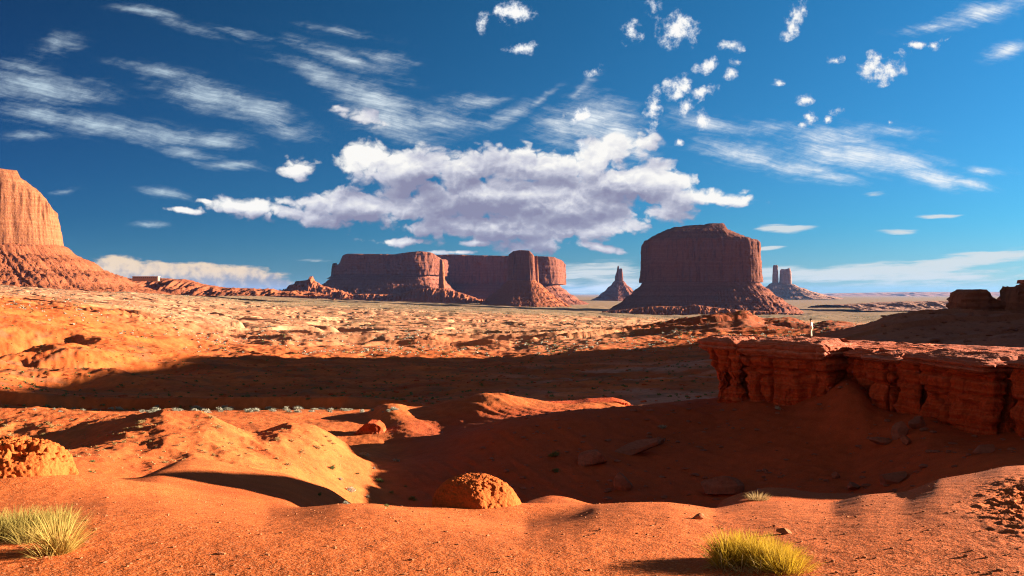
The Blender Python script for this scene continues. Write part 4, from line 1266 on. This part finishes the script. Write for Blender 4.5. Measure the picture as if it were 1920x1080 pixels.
def mound(name, label, c, rx, ry, h, seed, prof_pow=2.4, pit=.10, skew=0.0, n=300, k=170, rough=.10, sink=.35, cell=5.5, mat=None):
    """a hump of dried mud: c = point on the ground, rx/ry half sizes, h height; pits and clods are real relief"""
    nz = Noise(seed)
    u = np.linspace(0, 2 * np.pi, n, endpoint=False)
    v = np.linspace(0, 1, k)
    rr = np.sin(v * np.pi / 2)[:, None] + 0 * u[None]
    zz = (1 - (np.abs(rr) ** prof_pow)) ** .75
    lob = 1 + .12 * nz.n2(np.cos(u) * 1.3 + 3, np.sin(u) * 1.3)[None]
    X = rx * rr * lob * np.cos(u)[None]
    Y = ry * rr * lob * np.sin(u)[None]
    X = X + skew * rx * (1 - rr)
    Z = h * zz - sink * h * sstep(rr, .80, 1.0)
    P = np.stack([X, Y, Z], -1)
    Nn = np.stack([X / rx ** 2, Y / ry ** 2, (Z + .1 * h) / h ** 2], -1)
    Nn /= np.linalg.norm(Nn, axis=-1, keepdims=True) + 1e-9
    s = max(rx, h)
    g = nz.f3(P / (s * .5), 4)
    ce = nz.cell(P * cell / s + .25 * nz.f3(P * 6 / s, 2)[..., None])
    ce2 = nz.cell(P * cell * 2.3 / s)
    f = nz.f3(P / (s * .05), 4, .6)
    mask = sstep(nz.n3(P / (s * .42) + 4), -.35, .25)
    d = s * (rough * g - pit * mask * (sstep(ce, .40, .70)) * .9 + pit * .30 * (.5 - ce2) + .022 * f)
    P = P + Nn * d[..., None]
    o = mesh_from(name, P.reshape(-1, 3), grid_quads(k, n, True), mat=mat or M_CLOD)
    o.location = c
    tag(o, label, 'mound')
    return o


def gpt(px, d, sink=0.0):
    x = (px - 960) / F * d
    return (x, d, float(ground_z(x, d)) - sink)


mound('earth_mound', 'crumbly pitted orange mud mound at the left edge beside the straw grass', gpt(28, 10.6, .30), .80, .72, .70, 301, pit=.11, cell=7.5, prof_pow=3.2, rough=.10)
mound('earth_mound', 'rounded pitted mud boulder half in shade on the brink of the front sand crest', (-.44, 11.0, -1.42), .66, .70, .76, 302, pit=.028, cell=12.0, prof_pow=3.4, skew=-.14, rough=.07)
crag('mud_knob', 'small dark crumbling mud knob at the foot of the sunlit ridge', 90, [(664, 814), (674, 804), (685, 794), (693, 790), (708, 791), (716, 797), (722, 806), (728, 814)], 813, 2.6, 305, cat='mound', mat=M_LEDGE, lay=5, ns=180)
crag('caprock_rim', 'thin crumbling rock rim along the right half of the sunlit ridge', 104.5, [(1008, 760), (1022, 755), (1050, 755.5), (1080, 755), (1105, 751), (1150, 749), (1168, 752), (1180, 757), (1188, 764)], 768, 4.0, 307, cat='rock rim', mat=M_LEDGE, lay=4, ns=420, groove=.10, lean=.15)

# ------------------------------------------------------------------ boulders and slabs
M_STONE = mat_rock('grey_red_stone', (.25, .095, .06, 1), (.12, .042, .028, 1), (.33, .15, .10, 1), .8, strata=1.0, streak=.1)
M_STONE2 = mat_rock('orange_stone', (.36, .125, .05, 1), (.20, .055, .024, 1), (.42, .18, .09, 1), .08, strata=.6, streak=.1)


def stone_mesh(seed, sx, sy, sz, n=44, k=26, cuts=12, rough=.05):
    r = np.random.RandomState(seed)
    nz = Noise(seed)
    u = np.linspace(0, 2 * np.pi, n, endpoint=False)[None]
    v = np.linspace(.001, np.pi - .001, k)[:, None]
    P = np.stack([np.sin(v) * np.cos(u), np.sin(v) * np.sin(u), np.cos(v) + 0 * u], -1)
    for _ in range(cuts):
        m = r.randn(3); m /= np.linalg.norm(m)
        t = r.uniform(.45, .8)
        e = np.clip((P @ m) - t, 0, None)
        P = P - m * e[..., None]
    P = P * (1 + rough * 2 * nz.f3(P * 1.5, 3)[..., None] + rough * nz.f3(P * 6, 3)[..., None])
    P = P * [sx, sy, sz]
    return P.reshape(-1, 3), grid_quads(k, n, True)


def boulder(label, px, y, w, h, seed, tilt=0.0, mat=None, cat='boulder', name='boulder', depth=.8, cuts=12, sink=.25, yaw=0.0, hi=False):
    g = ground_at(px, y + h * .42)
    m = g[1] / F
    co, q = stone_mesh(seed, w * m * .58, w * m * .58 * depth, h * m * .62, cuts=cuts, n=90 if hi else 44, k=50 if hi else 26)
    o = mesh_from(name, co, q, mat=mat or M_STONE, smooth=True)
    o.location = (g[0], g[1] + w * m * .2, g[2] + h * m * (.5 - sink))
    o.rotation_euler = (0, math.radians(tilt), yaw)
    tag(o, label, cat)
    return o


boulder('long tilted rock plank lying on the dark slope, the longest slab there', 1192, 845, 112, 24, 401, -22, name='rock_slab', cat='rock slab', depth=.5, cuts=16, hi=True)
boulder('short broken slab leaning behind the long rock plank', 1232, 831, 40, 15, 402, -24, name='rock_slab', cat='rock slab', depth=.6)
boulder('lumpy grey rock just left of the long tilted plank', 1108, 862, 66, 30, 403, -12)
boulder('squarish dim boulder below the lumpy grey rock', 1172, 903, 38, 38, 404, 8)
boulder('broad half-buried boulder just behind the front crest', 1352, 914, 84, 40, 405, -4)
boulder('flat pale stone, leftmost of the four stones under the ledge', 1656, 826, 40, 20, 406, 5)
boulder('upright wedge-shaped stone in the middle of the four under the ledge', 1691, 806, 32, 34, 407, 20)
boulder('round stone topmost of the four stones under the ledge', 1724, 792, 36, 26, 408, 0)
boulder('small round stone lowest of the four stones under the ledge', 1702, 827, 22, 20, 409, 0)
boulder('large pale angular boulder in the dark hollow behind the right crest', 1675, 894, 54, 32, 410, -8, hi=True)
boulder('low grey boulder to the left of the large angular boulder', 1602, 914, 32, 18, 411, 4)
boulder('small angular stone in the hollow, left of two grey boulders', 1568, 893, 16, 14, 412, 30)
boulder('dim flat slab on the slope near the right edge', 1850, 842, 44, 18, 413, -25, name='rock_slab', cat='rock slab')
boulder('small orange stone with a dark shadow on the open front sand', 1310, 970, 22, 11, 414, -20, mat=M_STONE2, cat='stone', name='stone')
boulder('pale flat stone on the sand behind the yellow grass clump', 1474, 996, 28, 13, 415, 6, mat=M_STONE2, cat='stone', name='stone')
boulder('tiny pale stone on the sand left of the yellow grass clump', 1452, 986, 10, 5, 416, 6, mat=M_STONE2, cat='stone', name='stone')
boulder('small pink stone alone on the sand right of the straw tuft', 412, 1037, 15, 7, 417, 12, mat=M_STONE2, cat='stone', name='stone')
boulder('dark little stone beside the straw tuft', 158, 1016, 14, 6, 418, 0, mat=M_STONE2, cat='stone', name='stone')

# rubble below the ledge and pebbles on the front sand: too many to count
def rubble(name, mat, n, region, size, seed, label, cat):
    r = np.random.RandomState(seed)
    base, q0 = stone_mesh(seed, 1, 1, .7, n=7, k=5, cuts=5, rough=.1)
    nv = len(base)
    cos, qs = [], []
    j = 0
    for _ in range(n):
        px, d = region(r)
        x = (px - 960) / F * d
        z = float(ground_z(x, d))
        s = size(r)
        a = r.uniform(0, 6.28)
        ca, sa = math.cos(a), math.sin(a)
        sc3 = np.array([s * r.uniform(.7, 1.4), s * r.uniform(.6, 1.1), s * r.uniform(.5, .9)])
        p = base * sc3
        p = np.stack([p[:, 0] * ca - p[:, 1] * sa, p[:, 0] * sa + p[:, 1] * ca, p[:, 2]], 1) + [x, d, z + .1 * s]
        cos.append(p); qs.append(q0 + j * nv); j += 1
    o = mesh_from(name, np.concatenate(cos), np.concatenate(qs), mat=mat, smooth=False)
    tag(o, label, cat, kind='stuff')
    return o


rubble('gravel', M_STONE2, 5200, lambda r: (r.uniform(-80, 2000), 4.6 * (14 / 4.6) ** (r.rand() ** 1.3)), lambda r: .0035 + .016 * r.rand() ** 7, 501, 'fine gravel strewn over the front sand', 'gravel')
rubble('rubble', M_STONE, 1500, lambda r: ((lambda t: (r.uniform(900, 1960), 50 + 36 * t))(r.rand())), lambda r: .03 + .36 * r.rand() ** 5, 502, 'scattered rubble on the shaded slope below the ledge', 'rubble')
rubble('hill_rubble', M_STONE, 420, lambda r: (r.uniform(1640, 1980), r.uniform(235, 318)), lambda r: .2 + 1.5 * r.rand() ** 5, 503, 'pale broken rock strewn on the dark right-hand hill', 'rubble')
rubble('flats_rubble', M_LEDGE, 2600, lambda r: (r.uniform(-50, 1350), r.uniform(122, 330)), lambda r: .1 + .5 * r.rand() ** 4, 504, 'stones scattered over the shaded flats', 'rubble')

# ------------------------------------------------------------------ plants
M_SAGE = mat_leaf('sage_leaf', (.20, .19, .13, 1), (.34, .33, .25, 1), .2)
M_GREEN = mat_leaf('green_leaf', (.07, .10, .03, 1), (.14, .15, .05, 1), .3)
M_STRAW = mat_leaf('dry_leaf', (.25, .15, .05, 1), (.36, .24, .10, 1), .3)
M_OLIVE = mat_leaf('olive_blade', (.26, .19, .04, 1), (.36, .27, .07, 1), .3)
M_YELLOW = mat_leaf('yellow_blade', (.37, .215, .015, 1), (.50, .32, .03, 1), .35)
M_PALE = mat_leaf('straw_blade', (.40, .25, .05, 1), (.50, .345, .10, 1), .3)


def leaf_clump(seed, n=420, flat=.75, leaf=.10):
    """unit shrub: many small leaves on a bushy dome with gaps, plus twigs"""
    r = np.random.RandomState(seed)
    tw = r.randn(14, 3); tw[:, 2] = np.abs(tw[:, 2]) + .25
    tw /= np.linalg.norm(tw, axis=1)[:, None]
    tw *= r.uniform(.65, 1.0, (14, 1))
    k = r.randint(0, 14, n)
    t = r.uniform(.45, 1.05, n)
    c = tw[k] * t[:, None] + r.randn(n, 3) * .13
    c[:, 2] = np.abs(c[:, 2]) * flat + .02
    a = r.randn(n, 3); a /= np.linalg.norm(a, axis=1)[:, None]
    b = np.cross(a, r.randn(n, 3)); b /= np.linalg.norm(b, axis=1)[:, None]
    L = leaf * r.uniform(.6, 1.3, n)[:, None]
    W = L * .45
    v = np.stack([c - a * L, c + b * W, c + a * L, c - b * W], 1).reshape(-1, 3)
    q = np.arange(n * 4).reshape(n, 4)
    tv, tq = [], []
    for w in tw:
        e = w * [1, 1, flat]
        s = np.cross(e, [0.3, .2, 1]); s = s / (np.linalg.norm(s) + 1e-9) * .018
        i = len(tv)
        tv += [-s, s, e + s * .3, e - s * .3]
        tq.append([i, i + 1, i + 2, i + 3])
    v = np.concatenate([v, np.array(tv)])
    q = np.concatenate([q, np.array(tq) + n * 4])
    return v, q


def tuft_mesh(seed, n, spread, h, width, curve=.5, rad=.12, up=1.0, droop=.0, jit=.35):
    """grass: thin tapering blades fanning from a base patch, in metres"""
    r = np.random.RandomState(seed)
    a = r.uniform(0, 2 * np.pi, n)
    rr = rad * np.sqrt(r.rand(n))
    b0 = np.stack([np.cos(a) * rr, np.sin(a) * rr, 0 * a], 1)
    lean = spread * (rr / rad) ** .8 * r.uniform(.6, 1.25, n)
    az = a + r.randn(n) * jit
    L = h * r.uniform(.55, 1.1, n)
    hd = np.stack([np.cos(az), np.sin(az), 0 * az], 1)
    side = np.stack([-np.sin(az + r.randn(n)), np.cos(az + r.randn(n)), 0 * az], 1)
    K = 4
    rows = []
    for k in range(K + 1):
        s = k / K
        ang = lean * (1 + curve * s)
        p = b0 + hd * (np.sin(ang) * L * s)[:, None] + np.stack([0 * a, 0 * a, np.cos(np.clip(ang, 0, 2.2)) * L * s * up], 1)
        w = width * (1 - s) ** .7 * .5 + width * .06
        rows.append(np.stack([p - side * w, p + side * w], 1))
    V = np.stack(rows, 1)                      # n, K+1, 2, 3
    V = V.reshape(n, (K + 1) * 2, 3)
    q = np.array([[2 * k, 2 * k + 1, 2 * k + 3, 2 * k + 2] for k in range(K)])
    Q = (q[None] + (np.arange(n) * (K + 1) * 2)[:, None, None]).reshape(-1, 4)
    return V.reshape(-1, 3), Q


# big clumps at the bottom of the photo
def grass_clump(label, c, parts):
    root = empty('grass_clump', c)
    tag(root, label, 'grass clump')
    for nm, mesh, mat, off in parts:
        co, q = mesh
        mesh_from(nm, co + np.array(off), q, mat=mat, parent=root)
    return root


def multi_tuft(seeds, offs, **kw):
    co, qs, j = [], [], 0
    for sd, of in zip(seeds, offs):
        c, q = tuft_mesh(sd, **kw)
        co.append(c + np.array(of)); qs.append(q + j); j += len(c)
    return np.concatenate(co), np.concatenate(qs)


g = ground_at(1412, 1064)
rs = np.random.RandomState(5)
offs = [(rs.uniform(-.17, .21), rs.uniform(-.20, .22), 0) for _ in range(46)]
offs = [o for o in offs if not (abs(o[0] + .06) < .12 and o[1] < .02)]
offs = [(x, y, -.16 * max(0, x) ** 1.0 - .01) for x, y, z in offs]
grass_clump('dense yellow-green cushion of fine grass at the bottom of the photo', tuple(g), [
    ('blades', multi_tuft(range(600, 600 + len(offs)), offs, n=190, spread=.75, h=.195, width=.0042, rad=.075), M_YELLOW, (0, 0, 0)),
    ('dead_blades', multi_tuft((660, 661, 662, 663), [(-.10, -.12, 0), (0, -.17, 0), (.08, -.14, -.02), (-.2, -.05, 0)], n=90, spread=1.15, h=.12, width=.0045, rad=.08, curve=1.1), M_STRAW, (0, 0, 0))])
g = ground_at(36, 1010)
offs = [(rs.uniform(-.30, .25), rs.uniform(-.14, .16), 0) for _ in range(26)]
grass_clump('bushy olive grass at the left edge behind the spiky straw tuft', tuple(g), [
    ('blades', multi_tuft(range(700, 726), offs, n=120, spread=.62, h=.21, width=.0042, rad=.07), M_OLIVE, (0, 0, 0)),
    ('dead_blades', multi_tuft(range(730, 736), [(rs.uniform(-.25, .2), -.16, 0) for _ in range(6)], n=60, spread=1.2, h=.15, width=.004, rad=.07, curve=1.2), M_STRAW, (0, 0, 0))])
g = ground_at(98, 1040)
grass_clump('spiky straw tuft with long fanned blades at the bottom left', tuple(g), [
    ('blades', tuft_mesh(740, 330, .95, .29, .0052, rad=.085, curve=.25), M_PALE, (.02, .05, 0)),
    ('dead_blades', tuft_mesh(741, 70, 1.35, .20, .005, rad=.11, curve=.2), M_PALE, (-.02, -.03, 0))])
g = ground_at(1420, 938)
grass_clump('small dry tuft growing on the front sand crest against the shade', tuple(g), [('blades', tuft_mesh(750, 420, 1.1, .16, .006, rad=.16, curve=.3), M_STRAW, (0, 0, 0))])

CLUMP = {}
for kind, mt in (('sage', M_SAGE), ('green', M_GREEN), ('straw', M_STRAW)):
    for v in range(3):
        co, q = leaf_clump(800 + v + hash(kind[0]) % 1, 420 if kind != 'straw' else 300, .8 if kind != 'straw' else .65)
        me_o = mesh_from('shrub', co, q, mat=mt, smooth=False)
        CLUMP[kind, v] = me_o.data
        bpy.data.objects.remove(me_o)


def shrub(kind, px, y, w, label, group, name='shrub', hk=1.0, rnd=random):
    g = ground_at(px, y)
    s = w * g[1] / F * .5
    o = bpy.data.objects.new(name, CLUMP[kind, rnd.randrange(3)])
    COL.objects.link(o)
    o.location = (g[0], g[1], g[2] - s * .06)
    o.scale = (s, s, s * hk * rnd.uniform(.8, 1.15))
    o.rotation_euler = (0, 0, rnd.uniform(0, 6.28))
    tag(o, label, 'shrub', group)
    return o


random.seed(4)
LB, GR = 'grey sagebrush in the row along the shaded wash behind the orange hills', 'sagebrush row along the wash'
for x0, x1, n, w0, w1 in ((200, 240, 4, 12, 24), (255, 270, 2, 10, 16), (275, 345, 8, 12, 26), (355, 400, 5, 14, 24), (408, 442, 5, 20, 32), (455, 482, 4, 18, 26), (490, 512, 3, 16, 24), (520, 565, 6, 12, 26), (575, 655, 9, 10, 20), (665, 745, 9, 9, 18), (60, 190, 6, 8, 14)):
    for i in range(n):
        shrub('sage', random.uniform(x0, x1), 771 + random.uniform(-4, 3), random.uniform(w0, w1), LB, GR, 'sagebrush', .8)
LB, GR = 'straw-coloured bush on the sunlit orange hills at left', 'dry bushes on the sunlit hills'
hill = [(88, 797, 22), (97, 803, 18), (110, 800, 16), (74, 800, 14), (82, 818, 22), (20, 818, 20), (133, 788, 10), (263, 794, 20), (262, 803, 22), (255, 788, 10), (397, 786, 20), (407, 803, 22), (337, 837, 16), (345, 822, 14), (387, 850, 16), (433, 833, 16), (470, 841, 18), (520, 861, 18),
        (540, 873, 18), (547, 827, 18), (520, 825, 20), (593, 841, 18), (567, 848, 16), (308, 869, 16), (303, 860, 12), (166, 787, 10), (240, 805, 16), (225, 815, 12), (250, 822, 18), (232, 830, 16), (215, 835, 12), (270, 815, 12), (258, 832, 12), (195, 845, 10), (45, 790, 12), (10, 800, 14), (380, 835, 12), (400, 855, 14), (500, 845, 12), (450, 855, 12)]
for x, y, w in hill:
    shrub('straw', x, y, w, LB, GR, 'dry_bush')
for i in range(46):
    shrub('straw', random.uniform(0, 620), random.uniform(785, 885), random.uniform(4, 9), LB, GR, 'dry_bush')
LB, GR = 'yellow-green bush along the edge between sunlit hill and shaded gully', 'bushes along the hill edge'
for x, y, w in ((612, 821, 14), (618, 828, 16), (624, 834, 14), (597, 842, 16), (605, 838, 12), (50, 821, 10)):
    shrub('straw', x, y, w, LB, GR, 'bush')
LB, GR = 'dark green bush on the floor of the shaded gully', 'bushes in the shaded gully'
for x, y, w in ((623, 881, 24), (657, 921, 26), (682, 857, 22), (713, 904, 20), (743, 866, 16), (773, 940, 20), (638, 901, 14), (600, 930, 16), (648, 945, 14), (690, 935, 12), (735, 925, 14), (700, 880, 10), (760, 915, 10), (725, 950, 14), (670, 890, 12)):
    shrub('sage' if random.random() < .4 else 'green', x, y, w, LB, GR, 'bush')
shrub('green', 1040, 857, 26, 'bright green bush alone halfway up the dark slope', None, 'bush', 1.1)
shrub('green', 1041, 884, 20, 'dull grey-green bush just below the bright green bush', None, 'bush', .8)
shrub('sage', 1458, 768, 22, 'grey bush at the foot of the ledge wall', None, 'bush', .8)
shrub('sage', 1240, 803, 24, 'dark twiggy bush above the end of the long rock plank', None, 'bush', .8)
shrub('green', 172, 868, 20, 'dark bush in the shadow behind the mud mound, the upper of two', None, 'bush', .7)
shrub('green', 170, 886, 14, 'dark bush in the shadow behind the mud mound, the lower of two', None, 'bush', .7)


def scrub(name, mat, n, region, size, seed, label):
    """the speckle of low bushes over the plain"""
    r = np.random.RandomState(seed)
    cos, qs, j = [], [], 0
    for _ in range(n):
        px, d = region(r)
        x = (px - 960) / F * d
        z = float(ground_z(x, d))
        s = size(r, d)
        k = 10
        a = r.randn(k, 3); a[:, 2] = np.abs(a[:, 2])
        a /= np.linalg.norm(a, axis=1)[:, None]
        c = a * [s, s, s * .7] * r.uniform(.4, .9, (k, 1))
        b1 = r.randn(k, 3); b1 /= np.linalg.norm(b1, axis=1)[:, None]
        b2 = np.cross(b1, a); b2 /= np.linalg.norm(b2, axis=1)[:, None] + 1e-6
        e = s * .42
        v = np.stack([c - b1 * e, c + b2 * e * .8, c + b1 * e, c - b2 * e * .8], 1).reshape(-1, 3) + [x, d, z]
        cos.append(v); qs.append(np.arange(k * 4).reshape(k, 4) + j); j += k * 4
    o = mesh_from(name, np.concatenate(cos), np.concatenate(qs), mat=mat, smooth=False)
    tag(o, label, 'scrub', kind='stuff')
    return o


def plain_region(r):
    while True:
        px = r.uniform(-40, 1960)
        d = 330 * (2300 / 330) ** (r.rand() ** .8)
        if NZ.n2(px / 90.0, math.log(d) * 6) > r.uniform(-.6, .7):
            return px, d


scrub('scrub', M_SAGE, 9000, plain_region, lambda r, d: r.uniform(.35, .8) * (1 + d / 1500), 901, 'low grey scrub speckling the sunlit plain')
scrub('dark_scrub', M_GREEN, 7000, plain_region, lambda r, d: r.uniform(.3, .7) * (1 + d / 1500), 905, 'low dark scrub speckling the sunlit plain')
scrub('shade_scrub', M_GREEN, 1500, lambda r: (r.uniform(-40, 1340), r.uniform(122, 330)), lambda r, d: r.uniform(.2, .55), 902, 'thin low scrub on the shaded flats')
scrub('hill_scrub', M_STRAW, 900, lambda r: (r.uniform(-60, 640), r.uniform(30, 115)), lambda r, d: r.uniform(.03, .12), 903, 'sparse dry weeds on the orange hills')


# ------------------------------------------------------------------ the air
def haze():
    m = bpy.data.materials.new('air')
    m.use_nodes = True
    n = m.node_tree.nodes
    n.remove(n['Principled BSDF'])
    v = n.new('ShaderNodeVolumePrincipled')
    v.inputs['Color'].default_value = (.17, .42, 1.0, 1)
    v.inputs['Density'].default_value = 0.8e-5
    v.inputs['Anisotropy'].default_value = 0.0
    m.node_tree.links.new(v.outputs[0], n['Material Output'].inputs['Volume'])
    X0, X1, Y0, Y1, Z0, Z1 = -150000., 150000., -20000., 42000., -130., 275.
    co = [(x, y, z) for z in (Z0, Z1) for y in (Y0, Y1) for x in (X0, X1)]
    o = mesh_from('haze', co, [(0, 2, 3, 1), (4, 5, 7, 6), (0, 1, 5, 4), (2, 6, 7, 3), (0, 4, 6, 2), (1, 3, 7, 5)], smooth=False, mat=m)
    o['kind'] = 'stuff'
    o['label'] = 'thin blue haze over the far desert'


haze()
